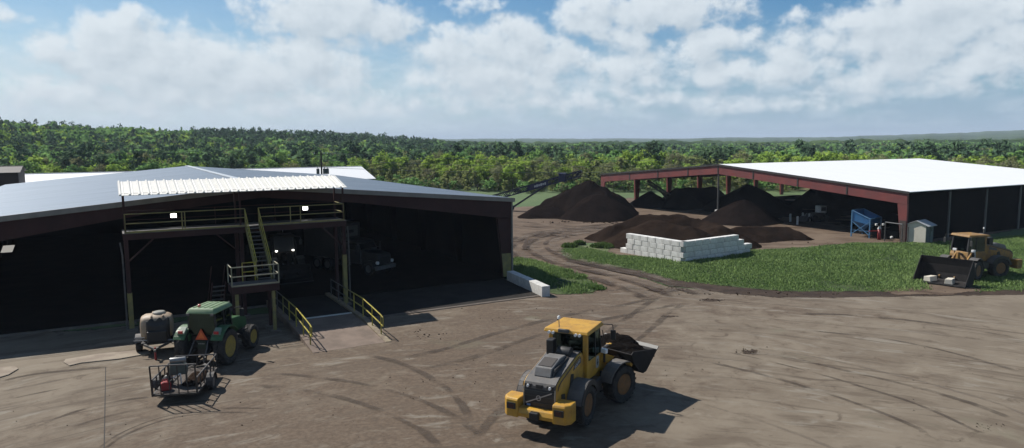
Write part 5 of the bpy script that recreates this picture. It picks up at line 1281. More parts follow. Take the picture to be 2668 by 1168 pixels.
# ------------------------------------------------------------------ tractor
def make_tractor():
    """+y forward, rear axle at y = 0"""
    t = thing('tractor', 'green tractor with yellow wheels and orange triangle parked before the platform', 'tractor', (-14.42, 32.65, .022), R_(-5))
    for s in (-1, 1):
        wheel(t, (s * .93, 0, .86), .86, .50, s, RIM_Y, .60, 20, .05)
        wheel(t, (s * .88, 2.6, .62), .62, .42, s, RIM_Y, .58, 16, .045)
        f = MB().arc_band(0, 0, .86, .95, 1.0, 40, 150, s * .62, s * 1.18, 10)
        f.prism([(-.55, 1.45), (-.1, 1.78), (.7, 1.62), (.85, 1.2), (-.5, 1.2)], 'x', s * .60, s * .64)
        fe = f.build('rear_fender', GREEN, t, .02)
        MB().hexa([(s * .66, -.70, 1.55), (s * 1.05, -.70, 1.55), (s * 1.0, -.40, 1.80), (s * .66, -.40, 1.80), (s * .68, -.74, 1.62), (s * 1.03, -.74, 1.62), (s * .98, -.42, 1.88), (s * .68, -.42, 1.88)]).build('tail_lamp_pod', mat('pod_grey_green', (.20, .26, .19), None, .5), fe, .03)
        MB().box(s * .74, s * .98, -.77, -.70, 1.62, 1.76).build('tail_lamp', RED_L, fe, .03)
    MB().box(-.26, .26, -.45, 3.1, .55, 1.1).build('chassis', BLACK, t, .03)
    MB().bar((-.88, 2.6, .62), (.88, 2.6, .62), .16).build('front_axle', BLACK, t)
    MB().bar((-.9, 0, .86), (.9, 0, .86), .26).build('rear_axle', BLACK, t)
    MB().prism([(1.25, 1.1), (1.25, 1.78), (2.6, 1.66), (3.3, 1.5), (3.42, 1.3), (3.4, .95), (1.25, .95)], 'x', -.33, .33).build('hood', GREEN, t, .05)
    MB().box(-.28, .28, 3.405, 3.44, 1.0, 1.4).build('grille', DARK_PL, t)
    MB().box(-.62, .62, -.30, 1.22, 1.1, 1.42).build('cab_base', BLACK, t, .03)
    for s in (-1, 1):
        MB().bar((s * .68, -.34, 1.5), (s * .62, -.36, 2.5), .07).build('cab_pillar', DARK_PL, t)
        MB().bar((s * .66, 1.2, 1.35), (s * .6, 1.12, 2.5), .07).build('cab_pillar', DARK_PL, t)
        MB().bar((s * .7, .45, 1.4), (s * .64, .42, 2.5), .06).build('cab_pillar', DARK_PL, t)
        MB().hexa([(s * .69, -.3, 1.5), (s * .70, -.3, 1.5), (s * .68, 1.18, 1.4), (s * .67, 1.18, 1.4), (s * .62, -.32, 2.5), (s * .63, -.32, 2.5), (s * .61, 1.1, 2.5), (s * .60, 1.1, 2.5)]).build('side_window', GLASS_T, t)
        MB().path([(s * .66, 1.15, 2.35), (s * 1.05, 1.35, 2.45), (s * 1.1, 1.38, 2.2)], .02).build('mirror_arm', DARK_PL, t)
        MB().box(s * 1.1 - .12, s * 1.1 + .12, 1.37, 1.41, 1.95, 2.35).build('mirror', DARK_PL, t, .02)
    MB().hexa([(-.64, -.39, 1.5), (.64, -.39, 1.5), (.64, -.38, 1.5), (-.64, -.38, 1.5), (-.59, -.41, 2.48), (.59, -.41, 2.48), (.59, -.4, 2.48), (-.59, -.4, 2.48)]).build('rear_window', GLASS_T, t)
    MB().hexa([(-.62, 1.2, 1.4), (.62, 1.2, 1.4), (.62, 1.21, 1.4), (-.62, 1.21, 1.4), (-.57, 1.12, 2.48), (.57, 1.12, 2.48), (.57, 1.13, 2.48), (-.57, 1.13, 2.48)]).build('windscreen', GLASS_T, t)
    MB().box(-.25, .25, .05, .5, 1.42, 1.65).box(-.25, .25, -.02, .1, 1.65, 2.2).build('seat', DARK_PL, t, .04)
    MB().lathe([(-.015, .001), (-.015, .2), (.015, .2), (.015, .001)], (0, .8, 1.95), 'y', 14).build('steering_wheel', DARK_PL, t)
    ro = MB().hexa([(-.74, -.52, 2.48), (.74, -.52, 2.48), (.72, 1.38, 2.48), (-.72, 1.38, 2.48), (-.60, -.36, 2.74), (.60, -.36, 2.74), (.58, 1.2, 2.72), (-.58, 1.2, 2.72)]).build('cab_roof', GREEN_ROOF, t, .08, True, 3)
    for x in (-.4, -.13, .13, .4): MB().bar((x, -.3, 2.755), (x, 1.1, 2.735), .07, .025).build('roof_rib', GREEN_ROOF, ro)
    MB().lathe([(0, .0), (.0, .07), (.1, .06), (.13, 0)], (-.25, -.05, 2.745), 'z', 12).build('beacon', RED_L, ro)
    for s in (-.58, .58): MB().box(s - .07, s + .07, -.55, -.49, 2.42, 2.52).build('work_lamp', GREY_PL, ro)
    tri = MB().prism([(-.30, 1.28), (.30, 1.28), (0, 1.80)], 'y', -.485, -.465).build('slow_vehicle_triangle', ORANGE_R, t)
    MB().prism([(-.17, 1.345), (.17, 1.345), (0, 1.645)], 'y', -.493, -.486).build('triangle_centre', mat('bright_orange', (.72, .16, .03), None, .5), tri)
    for s in (-1, 1):
        MB().bar((s * .35, -.35, .8), (s * .42, -1.15, .55), .07).build('lift_link', BLACK, t)
        MB().bar((s * .33, -.5, 1.25), (s * .40, -.95, .62), .05).build('lift_rod', GREY_STEEL, t)
    MB().bar((0, -.2, .5), (0, -.95, .46), .12, .05).build('drawbar', BLACK, t)
    MB().box(-.2, .2, -.5, -.35, .85, 1.22).build('hitch_block', mat('dark_green_cast', (.012, .03, .014), None, .6), t)
    for x in (-.12, -.04, .04, .12): MB().tube((x, -.52, 1.1), (x, -.46, 1.1), .03, n=8).build('coupler', GALV, t)
    MB().path([(.45, 1.35, 1.6), (.48, 1.35, 2.7)], .045).build('exhaust', GREY_STEEL, t)
    for k in range(3): MB().box(.66, .95, 1.0, 1.35, .5 + .28 * k, .54 + .28 * k).build('step', BLACK, t)
make_tractor()

# ------------------------------------------------------------------ tank cart
def make_tank_cart2():
    """+y towards the tongue"""
    t = thing('tank_cart', 'two-wheeled cart with tan water tank half covered by a black tarp', 'cart', (-17.85, 34.85, .022), R_(180 + 22))
    tank = MB(); n = 24; prof = [(-.66, .30), (-.62, .52), (-.45, .62), (.45, .62), (.62, .52), (.66, .30)]
    V = []; F = []
    for i, (x, r) in enumerate(prof):
        for k in range(n):
            a = 2 * math.pi * k / n; c, s = math.cos(a), math.sin(a)
            sq = (abs(c) ** 3.2 + abs(s) ** 3.2) ** (-1 / 3.2)
            V.append((x * 1.12, r * c * sq * 1.02, 1.28 + r * s * sq * .98))
    m = len(prof)
    for i in range(m - 1):
        for k in range(n): F.append((i * n + k, i * n + (k + 1) % n, (i + 1) * n + (k + 1) % n, (i + 1) * n + k))
    F += [tuple(range(n)), tuple(range((m - 1) * n, m * n))]
    tk = tank.add(V, F).build('tank', TANK, t, .04, True)
    for x in (-.32, .2): MB().bar((x, -.6, 1.86), (x, .6, 1.86), .05, .07).build('tank_rib', TANK, tk)
    MB().lathe([(1.84, .0), (1.84, .3), (1.95, .3), (2.0, .24), (2.01, 0)], (-.12, -.05, 0), 'z', 20).build('tank_lid', mat('lid_grey', (.30, .29, .25), (.24, .23, .2), .6), tk, 0.01)
    # tarp draped down the front
    g = []; nx, nz = 14, 12
    for i in range(nx + 1):
        for k in range(nz + 1):
            x = -.62 + 1.05 * i / nx; z = 1.74 - 1.02 * k / nz
            w = .06 * mnoise.noise(Vector((x * 3.5, z * 1.6, 2))) + .035 * mnoise.noise(Vector((x * 9, z * 5, 7)))
            y = .665 + .05 * (k / nz) + w + (.09 if .2 < k / nz < .7 else 0) * math.sin(i / nx * 3.14)
            zz = z + .09 * math.sin(i * 1.3) * (1 if k == 0 else 0)
            g.append((x, y, zz))
    fs = [(i * (nz + 1) + k, (i + 1) * (nz + 1) + k, (i + 1) * (nz + 1) + k + 1, i * (nz + 1) + k + 1) for i in range(nx) for k in range(nz)]
    o = MB().add(g, fs).build('tarp', TARP, t, 0, True); sd_ = o.modifiers.new('thick', 'SOLIDIFY'); sd_.thickness = .02
    MB().box(-.68, .68, -.75, .8, .52, .64).build('frame', BLACK, t, .02)
    MB().box(-.5, .4, .45, .92, .64, 1.2).build('pump', BLACK, t, .05)
    for s in (-1, 1):
        wheel(t, (s * .86, -.1, .42), .42, .26, s, GREY_PL, .5, 14, .015)
        MB().arc_band(0, -.1, .42, .47, .50, 20, 160, s * .70, s * 1.0, 8).build('mudguard', GREY_PL, t)
        MB().bar((s * .55, .8, .55), (0, 1.65, .5), .09).build('tow_arm', GREY_STEEL, t)
    MB().bar((0, 1.6, .5), (0, 2.0, .5), .1).build('tow_bar', GREY_STEEL, t)
    MB().tube((0, 1.75, .0), (0, 1.75, .62), .045, n=8).build('jack', RED_P, t)
    for (z, x0, x1) in ((.78, .35, 1.0), (.92, .5, .95), (.68, -.9, -.4)): MB().tube((x0, .86, z), (x1, .82, z + .02), .03, n=6).build('spray_pipe', GALV, t)
make_tank_cart2()

# ------------------------------------------------------------------ utility trailer
def make_trailer():
    """+y towards the tongue; rear gate at y = 0"""
    W, L, zb = 1.68, 3.25, .42
    T0 = Vector((-13.52, 27.45, .022)); t = thing('utility_trailer', 'small open utility trailer with upright barred rear gate behind the tractor', 'trailer', T0, R_(9.5))
    fm = mat('dark_trailer_steel', (.022, .019, .017), (.035, .028, .023), .6, scale=3, dust=.3)
    rm = mat('grey_rail_steel', (.15, .14, .13), (.11, .10, .095), .5, metal=.3, scale=3)
    w = W / 2
    for s in (-1, 1): MB().box(s * w - .04, s * w + .04, 0, L, zb - .1, zb).build('frame_beam', fm, t)
    for y in (.04, 1.1, 2.2, L - .04): MB().box(-w + .045, w - .045, y - .04, y + .04, zb - .1, zb - .03).build('frame_beam', fm, t)
    n = 9; pw_ = (W - .1) / n
    for k in range(n): MB().box(-w + .05 + k * pw_ + .004, -w + .05 + (k + 1) * pw_ - .004, .02, L - .02, zb - .025, zb + .015 + rnd.uniform(-.004, .004)).build('floor_plank', WOOD, t)
    for s in (-1, 1):
        MB().tube((s * w, 0, zb + .58), (s * w, L, zb + .58), .03, n=6).build('side_rail', rm, t)
        for k in range(7): MB().bar((s * w, .02 + k * (L - .04) / 6, zb), (s * w, .02 + k * (L - .04) / 6, zb + .57), .045).build('side_post', fm, t)
        wheel(t, (s * (w + .2), 1.45, .33), .33, .2, s, GREY_PL, .6, 14, .01)
        MB().arc_band(0, 1.45, .33, .40, .42, 0, 180, s * (w + .06), s * (w + .34), 8).build('mudguard', fm, t)
    MB().tube((-w, L, zb + .58), (w, L, zb + .58), .03, n=6).build('front_rail', rm, t)
    for k in range(1, 4): MB().bar((-w + k * W / 4, L, zb), (-w + k * W / 4, L, zb + .57), .04).build('front_post', fm, t)
    # gate
    gx = -.04; lean = -.12
    for k in range(6):
        x = -w + k * W / 5; MB().bar((x, gx, zb - .05), (x, gx + lean, zb + 1.2), .05 if k in (0, 5) else .036).build('gate_bar', fm, t)
    MB().bar((-w, gx + lean, zb + 1.2), (w, gx + lean, zb + 1.2), .045).build('gate_rail', rm, t)
    MB().bar((-w, gx, zb - .03), (w, gx, zb - .03), .05).build('gate_rail', fm, t)
    for s in (-1, 1): MB().bar((s * .55, L, zb - .05), (0, L + 1.0, zb - .02), .08).build('tongue', fm, t)
    MB().bar((0, L + .95, zb), (0, L + 1.35, zb + .02), .09).build('coupler', rm, t)
    MB().tube((.12, L + .75, 0), (.12, L + .75, .75), .04, n=8).build('jack', rm, t)
    TM = Matrix.Translation(T0) @ Matrix.Rotation(R_(9.5), 4, 'Z')
    def put(o, x, y, z, a=0): o.matrix_world = TM @ Matrix.Translation((x, y, z)) @ Matrix.Rotation(a, 4, 'Z')
    zf = zb + .025
    # red fuel can
    c = thing('fuel_can', 'red plastic fuel can in the rear left corner of the trailer', 'can'); put(c, -.45, .38, zf, .3)
    MB().prism([(-.2, 0), (.2, 0), (.2, .26), (.1, .36), (-.12, .36), (-.2, .28)], 'y', -.13, .13).build('body', RED_P, c, .04)
    MB().path([(-.12, 0, .36), (-.1, 0, .44), (.06, 0, .44), (.08, 0, .36)], .02).build('handle', RED_P, c); MB().tube((.15, 0, .31), (.26, 0, .40), .03, n=8).build('spout', DARK_PL, c)
    # pump engine on a stand
    e = thing('pump_engine', 'grey-green pump engine on pipe legs standing in the trailer', 'engine'); put(e, -.15, 1.15, zf, .2)
    MB().prism([(-.34, .42), (.34, .42), (.36, .72), (.12, .95), (-.3, .95)], 'y', -.25, .25).build('casing', mat('grey_green_casing', (.09, .115, .10), (.06, .075, .068), .5, scale=4), e, .05)
    MB().lathe([(-.3, .0), (-.3, .12), (.3, .12), (.3, .0)], (0, -.1, 1.02), 'x', 14).build('silencer', GALV, e, .01, True)
    for x in (-.28, .28):
        for y in (-.2, .2): MB().tube((x, y, 0), (x, y, .43), .025, n=6).build('leg', GALV, e)
    MB().path([(.1, -.3, .05), (.08, -.3, .5), (-.2, -.3, .35)], .025).build('hose', WHITE_P, e)
    b = thing('dark_sack', 'dark lumpy sack slumped against the left side rail of the trailer', 'sack'); put(b, -.55, .95, zf, .5)
    vs = []; 
    MBs = MB().lathe([(0, .02), (0, .2), (.12, .24), (.3, .2), (.42, .1), (.46, .03)], (0, 0, 0), 'z', 14).build('bag', TARP, b, 0, True)
    MB().tube((0, 0, .44), (.03, 0, .54), .045, .06, n=8).build('tied_neck', TARP, b)
    heap_in('soil_scrap', 'low brown scatter of soil and bark on the trailer floor', TM, .38, 1.7, zf - .03, .42, 1.1, .13, SOIL_M, 6, 20)
    r = thing('shovel', 'long-handled shovel laid across the front of the trailer', 'shovel'); put(r, .15, 2.5, zf + .10, R_(70))
    MB().tube((-.9, 0, .35), (.55, 0, .06), .018, n=6).build('handle', mat('ash_handle', (.34, .27, .18), None, .7), r)
    MB().prism([(.52, -.1), (.8, -.12), (.9, 0), (.8, .12), (.52, .1)], 'z', .02, .05).build('blade', GREY_STEEL, r)
make_trailer()

# ------------------------------------------------------------------ white truck inside the left barn
def make_truck():
    p = gnd(1003, 682, 1.1); ah = BARN_A + R_(208); tp = Vector((p.x + math.sin(ah) * 2.6, p.y - math.cos(ah) * 2.6, .10))
    t = thing('white_truck', 'white bonneted truck with box body facing out of the dark barn', 'truck', tp, BARN_A + R_(180 + 28))
    WP = mat('shaded_white_truck_paint', (.045, .047, .047), (.035, .037, .037), .5, scale=2)  # white paint darkened so the truck looks deep in shade
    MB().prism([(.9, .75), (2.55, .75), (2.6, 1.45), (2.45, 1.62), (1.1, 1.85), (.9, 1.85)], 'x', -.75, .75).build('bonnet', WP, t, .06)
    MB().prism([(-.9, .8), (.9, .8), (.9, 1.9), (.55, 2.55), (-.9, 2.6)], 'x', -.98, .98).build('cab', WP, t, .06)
    MB().hexa([(-.85, .905, 1.93), (.85, .905, 1.93), (.85, .915, 1.93), (-.85, .915, 1.93), (-.8, .575, 2.47), (.8, .575, 2.47), (.8, .585, 2.47), (-.8, .585, 2.47)]).build('windscreen', mat('dark_screen', (.01, .012, .014), None, .1), t)
    MB().box(-.55, .55, 2.6, 2.63, .85, 1.42).build('grille', DARK_PL, t)
    MB().box(-1.1, 1.1, 2.5, 2.75, .45, .74).build('bumper', GALV, t, .03)
    for s in (-1, 1):
        MB().arc_band(0, 1.85, .52, .56, .64, 0, 180, s * .72, s * 1.15, 10).build('front_wing', WP, t, .02)
        MB().lathe([(-.1, .001), (-.1, .13), (.05, .13), (.05, .001)], (s * .82, 2.6, 1.0), 'y', 14).build('head_lamp', LAMP_W, t)
        wheel(t, (s * .95, 1.85, .52), .52, .3, s, GALV, .58, 20, .012)
        wheel(t, (s * .95, -2.6, .52), .52, .5, s, GALV, .58, 20, .012)
        wheel(t, (s * .95, -3.8, .52), .52, .5, s, GALV, .58, 20, .012)
        MB().path([(s * 1.0, .7, 1.9), (s * 1.3, .9, 1.95)], .025).box(s * 1.3 - .1, s * 1.3 + .1, .86, .92, 1.6, 2.3).build('mirror', DARK_PL, t)
        MB().box(s * .99, s * .995, -.6, .6, 1.9, 2.4).build('side_window', MATS['dark_screen'], t)
    MB().box(-.4, .4, -4.8, 1.0, .62, .8).build('chassis', BLACK, t)
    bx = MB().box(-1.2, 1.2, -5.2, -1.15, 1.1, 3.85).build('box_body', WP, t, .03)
    MB().box(-.9, .9, -1.148, -1.12, 2.75, 3.6).build('front_panel', mat('shaded_panel_white', (.13, .135, .135), None, .6), bx)  # panel white lowered for the same shade
    MB().box(-.42, .42, -1.118, -1.105, 3.05, 3.28).build('sign_band', DARK_PL, bx)
    MB().tube((.95, -1.0, .9), (.95, -1.0, 3.2), .07, n=8).build('exhaust_stack', GALV, t)
make_truck()
# pale work light hanging inside the barn at the far left
p = bw(0, 0); uu, zz = on_v(20, 648, 3.0)
t = thing('tilted_light_panel', 'tilted pale light panel hung inside the barn at the far left', 'lamp', bw(uu, 3.0, zz), BARN_A)
MB().hexa([(-.36, 0, -.22), (.2, 0, -.22), (.36, 0, .18), (-.2, 0, .18), (-.36, .05, -.22), (.2, .05, -.22), (.36, .05, .18), (-.2, .05, .18)]).build('panel', emit('dim_panel_glow', (1, .96, .88), .3), t)
MB().tube((0, .02, .18), (0, .02, 1.2), .015, n=5).build('cord', DARK_PL, t); MB().lathe([(0, .02), (.0, .16), (.1, .12), (.14, .02)], (-.25, .0, .75), 'z', 12).build('hood', GREY_PL, t)
# ------------------------------------------------------------------ trees
def crown(kind, seed, clumps, per, size):
    """leaf faces gathered in clumps through the crown of a 10 m tree"""
    g = np.random.default_rng(seed); C = []; Rr = []
    for k in range(clumps):
        if kind == 'broad':
            d = g.normal(size=3); d /= np.linalg.norm(d); q = g.uniform(.35, 1.0) ** .5
            c = np.array([d[0] * 3.3 * q, d[1] * 3.3 * q, 6.1 + d[2] * 3.1 * q]); r = g.uniform(.9, 1.7)
        elif kind == 'tall':
            z = g.uniform(2.2, 9.4); w = 1.9 * math.sin(math.pi * min(max((z - 1.2) / 9.6, .05), 1)) ** .7; a = g.uniform(0, 6.28)
            c = np.array([math.cos(a) * w * g.uniform(.2, 1), math.sin(a) * w * g.uniform(.2, 1), z]); r = g.uniform(.55, 1.05)
        elif kind == 'pine':
            z = 4.2 + 5.6 * (k + .5) / clumps; w = 2.3 * (1 - ((z - 5.2) / 5.2) ** 2 * .85) if z > 5.2 else 1.7; a = g.uniform(0, 6.28)
            c = np.array([math.cos(a) * w * g.uniform(.25, .9), math.sin(a) * w * g.uniform(.25, .9), z]); r = g.uniform(.6, 1.05)
        else:
            d = g.normal(size=3); d /= np.linalg.norm(d); q = g.uniform(.3, 1) ** .5
            c = np.array([d[0] * 2.6 * q, d[1] * 2.6 * q, 6.2 + d[2] * 3.3 * q]); r = g.uniform(.9, 1.5)
        C.append(c); Rr.append(r)
    C = np.array(C); Rr = np.array(Rr); n = clumps * per
    ci = np.repeat(np.arange(clumps), per); d = g.normal(size=(n, 3)); d /= np.linalg.norm(d, axis=1)[:, None]
    flat = np.array([1, 1, .75]); pos = C[ci] + d * flat * (Rr[ci] * g.uniform(.45, 1.05, n))[:, None]
    nr = d + g.normal(size=(n, 3)) * .55 + np.array([0, 0, .35]); nr /= np.linalg.norm(nr, axis=1)[:, None]
    t = np.cross(nr, g.normal(size=(n, 3))); t /= np.linalg.norm(t, axis=1)[:, None]; b = np.cross(nr, t)
    s = size * g.uniform(.55, 1.35, n); asp = (.35 if kind in ('bare', 'pine') else .75)
    T = t * s[:, None]; B = b * (s * asp)[:, None]
    V = np.stack([pos - T, pos - B * .9, pos + T, pos + B * .9], 1).reshape(-1, 3); F = np.arange(n * 4).reshape(-1, 4)
    tint = np.clip(.5 + g.normal(0, .22, clumps)[ci] + g.normal(0, .16, n), 0, 1)
    return V, F, tint
def trunk_mesh(kind, seed):
    g = random.Random(seed); m = MB(); h = {'broad': 6.5, 'tall': 8.6, 'pine': 9.2}.get(kind, 8.0); r = {'broad': .22, 'tall': .10, 'pine': .17}.get(kind, .15)
    pts = [Vector((0, 0, -.4))]
    for k in range(1, 5): pts.append(Vector((g.uniform(-.2, .2) * k / 3, g.uniform(-.2, .2) * k / 3, h * k / 4)))
    for k in range(4): m.tube(pts[k], pts[k + 1], r * (1 - k * .2), r * (1 - (k + 1) * .2), n=6, cap=False)
    for k in range(7):
        z = g.uniform(.35, .85); a = g.uniform(0, 6.28); L = {'tall': 1.3, 'pine': 1.8}.get(kind, 2.7) * g.uniform(.6, 1.1)
        i = min(3, int(z * 4)); p = pts[i].lerp(pts[i + 1], z * 4 - i)
        m.tube(p, p + Vector((math.cos(a) * L, math.sin(a) * L, L * .75)), r * .38, r * .1, n=4, cap=False)
    return m.mesh('trunk')
BARK = mat('grey_bark', (.13, .115, .095), (.08, .068, .055), .95, scale=3)
BARK_P = mat('brown_bark', (.075, .052, .038), (.05, .036, .028), .95, scale=3)
SPEC = {   # kind, colours, height range, label phrase
    'lime_tree': ('broad', leaf_mat('lime_leaves', (0.179, 0.273, 0.042), (0.315, 0.420, 0.082), .35, .4, (0.210, 0.357, 0.071)), (8.5, 11.5), 'bright lime-green rounded tree'),
    'green_tree': ('broad', leaf_mat('mid_leaves', (0.106, 0.203, 0.053), (0.203, 0.321, 0.094), .3, .5, (0.119, 0.261, 0.094)), (9, 12.5), 'mid-green rounded tree'),
    'olive_tree': ('tall', leaf_mat('olive_leaves', (0.157, 0.210, 0.066), (0.274, 0.325, 0.106), .35, .45, (0.252, 0.252, 0.118)), (7, 9.6), 'slender olive-green young tree'),
    'pine_tree': ('pine', leaf_mat('pine_needles', (0.049, 0.092, 0.051), (0.095, 0.151, 0.079), .12, .4, (0.046, 0.092, 0.065)), (11, 14.5), 'dark green pine tree'),
    'brown_tree': ('bare', leaf_mat('bud_twigs', (0.150, 0.144, 0.081), (0.231, 0.231, 0.126), .3, .5, (0.163, 0.200, 0.084)), (8.5, 12), 'brownish half-bare tree'),
    'dark_tree': ('broad', leaf_mat('dark_leaves', (0.070, 0.128, 0.057), (0.128, 0.203, 0.088), .2, .4, (0.069, 0.115, 0.077)), (9.5, 13), 'dark green spreading tree'),
}
NV = 4
PROTO = {}
for si, (sp, (kind, m, hr, ph)) in enumerate(SPEC.items()):
    hi = {'broad': (26, 52, .36), 'tall': (22, 34, .30), 'pine': (22, 42, .36), 'bare': (24, 38, .34)}[kind]
    l1 = {'broad': (15, 12, .72), 'tall': (12, 10, .55), 'pine': (13, 10, .62), 'bare': (14, 9, .62)}[kind]
    l2 = {'broad': (11, 6, 1.15), 'tall': (8, 6, .85), 'pine': (9, 6, .95), 'bare': (9, 6, .95)}[kind]
    PROTO[sp] = dict(lod=[[crown(kind, 100 * si + v + 10 * L, *q) for v in range(NV)] for L, q in enumerate((hi, l1, l2))], me=[], tr=[])
    for v in range(NV):
        V, F, ti = PROTO[sp]['lod'][0][v]
        o = np_mesh('crown', V, F, [m], tint=ti); PROTO[sp]['me'].append(o.data); bpy.data.objects.remove(o)
        tm = trunk_mesh(kind, 50 * si + v); tm.materials.append(BARK_P if kind == 'pine' else BARK); PROTO[sp]['tr'].append(tm)

def forest_edge(az): return np.interp(az, [-60, -30, -14, -6, -2, 4, 10, 20, 30, 60], [185, 175, 168, 160, 152, 150, 150, 158, 160, 165])
g = np.random.default_rng(5)
cand = []
for (r0, r1, sp_) in ((140, 215, 3.7), (215, 330, 4.9), (330, 480, 6.2), (480, 720, 7.8)):
    n = int(2 * r1 / sp_)
    X, Y = np.meshgrid((np.arange(n) - n / 2) * sp_, np.arange(int(r0 * .55 / sp_), int(r1 / sp_) + 1) * sp_, indexing='ij')
    X = X + g.uniform(-.42, .42, X.shape) * sp_; Y = Y + g.uniform(-.42, .42, Y.shape) * sp_
    X, Y = X.ravel(), Y.ravel(); r = np.hypot(X, Y); az = np.degrees(np.arctan2(X, Y))
    ok = (r >= r0) & (r < r1) & (np.abs(az) < 45) & (r > forest_edge(az) + fbm(X * .03, Y * .03, 3, 2) * 22)
    cand.append(np.stack([X[ok], Y[ok]], 1))
XY = np.concatenate(cand); NT_ = len(XY)
r = np.hypot(XY[:, 0], XY[:, 1]); az = np.degrees(np.arctan2(XY[:, 0], XY[:, 1])); ed = r - forest_edge(az)
u = g.random(NT_); nz = fbm(XY[:, 0] * .018, XY[:, 1] * .018, 3, 31) * 1.6
names = list(SPEC); spi = np.zeros(NT_, int)
for i in range(NT_):
    q = u[i] + nz[i] * .55
    if ed[i] < 22 and az[i] > -12: s = 'olive_tree' if q < .62 else 'brown_tree' if q < .8 else 'lime_tree'
    elif -24 < az[i] < -3 and r[i] > 390 + 25 * math.sin(az[i]): s = 'pine_tree' if u[i] < .62 else 'dark_tree' if u[i] < .9 else 'green_tree'
    elif az[i] < -8: s = 'green_tree' if q < .36 else 'lime_tree' if q < .62 else 'dark_tree' if q < .72 else 'brown_tree' if q < .88 else 'pine_tree'
    elif r[i] > 300: s = 'pine_tree' if q < .22 else 'green_tree' if q < .5 else 'lime_tree' if q < .64 else 'dark_tree' if q < .88 else 'brown_tree'
    else: s = 'lime_tree' if q < .36 else 'green_tree' if q < .62 else 'olive_tree' if q < .72 else 'brown_tree' if q < .85 else 'dark_tree' if q < .94 else 'pine_tree'
    spi[i] = names.index(s)
hs = np.array([SPEC[names[k]][2][0] + (SPEC[names[k]][2][1] - SPEC[names[k]][2][0]) * q for k, q in zip(spi, g.random(NT_) ** 1.3)])
hs *= .74
hs *= np.where((r > 260) & (az > -6) & (spi == names.index('pine_tree')), .74, 1.0) * np.where(ed < 12, .82, 1.0) * np.where(az < -10, 1.08, 1.0)
zb = terrain(XY[:, 0], XY[:, 1]); rot = g.uniform(0, 6.283, NT_); var = g.integers(0, NV, NT_); wid = g.uniform(.85, 1.2, NT_)
# which trees show in the photograph
def skyline(px):   # lowest visible row above the roofs
    return np.interp(px, [0, 60, 430, 500, 700, 917, 974, 1330, 1331, 1568, 1569, 1880, 2000, 2001, 2403, 2668], [448, 455, 447, 434, 440, 435, 468, 512, 560, 560, 505, 505, 505, 428, 415, 440])
pxs = np.array([proj((x, y, z + h)) for x, y, z, h in zip(XY[:, 0], XY[:, 1], zb, hs)])
vis = (pxs[:, 0] > -30) & (pxs[:, 0] < 2700) & (pxs[:, 1] < skyline(pxs[:, 0]) - 4)
order = np.argsort(r + np.where(vis, 0, 1e6)); near = order[:300]
SECT = [(-99, 'over brown-roofed building'), (330, "over grey roof's left slope"), (520, 'over grey barn ridge'), (760, 'over white warehouse roof'), (985, "behind grey roof's right slope"), (1300, 'behind blue conveyor'), (1560, "behind red shed's left part"), (1890, "over white shed roof's middle"), (2300, "over white shed roof's right end")]
ROWS = [(0, 'front row'), (9, 'second row'), (20, 'further back'), (45, 'deep in wood')]
ORD = ['first', 'second', 'third', 'fourth', 'fifth', 'sixth', 'seventh', 'eighth', 'ninth', 'tenth', 'eleventh', 'twelfth', 'thirteenth', 'fourteenth', 'fifteenth', 'sixteenth', 'seventeenth', 'eighteenth', 'nineteenth', 'twentieth', 'twenty-first', 'twenty-second', 'twenty-third', 'twenty-fourth']
cells = {}
for i in near:
    s = [k for k, (x, _) in enumerate(SECT) if pxs[i, 0] >= x][-1] if pxs[i, 0] > -99 else 0
    w = [k for k, (d, _) in enumerate(ROWS) if max(ed[i], 0) >= d][-1]
    cells.setdefault((names[spi[i]], s, w), []).append(i)
for (sp, s, w), L in cells.items():
    L.sort(key=lambda i: pxs[i, 0])
    for k, i in enumerate(L):
        pre = '' if len(L) == 1 else (ORD[k] + ' ' if k < len(ORD) else 'last ')
        post = ',' if len(L) == 1 else ' from left,'
        t = thing(sp, pre + SPEC[sp][3] + post + ' ' + ROWS[w][1] + ', ' + SECT[s][1], 'tree', (XY[i, 0], XY[i, 1], zb[i]), rot[i], 'trees of the wood behind the sheds')
        sc = hs[i] / 10.0
        for nm, key in (('trunk', 'tr'), ('crown', 'me')):
            o = bpy.data.objects.new(nm, PROTO[sp][key][var[i]]); COL.objects.link(o); o.parent = t; o.scale = (sc * wid[i], sc * wid[i], sc)
# the rest of the wood reads as one mass
Vs, Fs, Ts, Ms = [], [], [], []; base = 0
rest = np.setdiff1d(np.arange(NT_), near)
hid = (~vis[rest]) & (r[rest] < 230)
rest = rest[~hid]
for i in rest:
    L = 1 if r[i] < 330 else 2
    V, F, ti = PROTO[names[spi[i]]]['lod'][L][var[i]]; c, s = math.cos(rot[i]), math.sin(rot[i]); sc = hs[i] / 10
    W = np.empty_like(V); W[:, 0] = (V[:, 0] * c - V[:, 1] * s) * sc * wid[i] + XY[i, 0]; W[:, 1] = (V[:, 0] * s + V[:, 1] * c) * sc * wid[i] + XY[i, 1]; W[:, 2] = V[:, 2] * sc + zb[i]
    Vs.append(W); Fs.append(F + base); base += len(V); Ts.append(np.clip(ti + (g.random() - .5) * .35, 0, 1)); Ms.append(np.full(len(F), spi[i]))
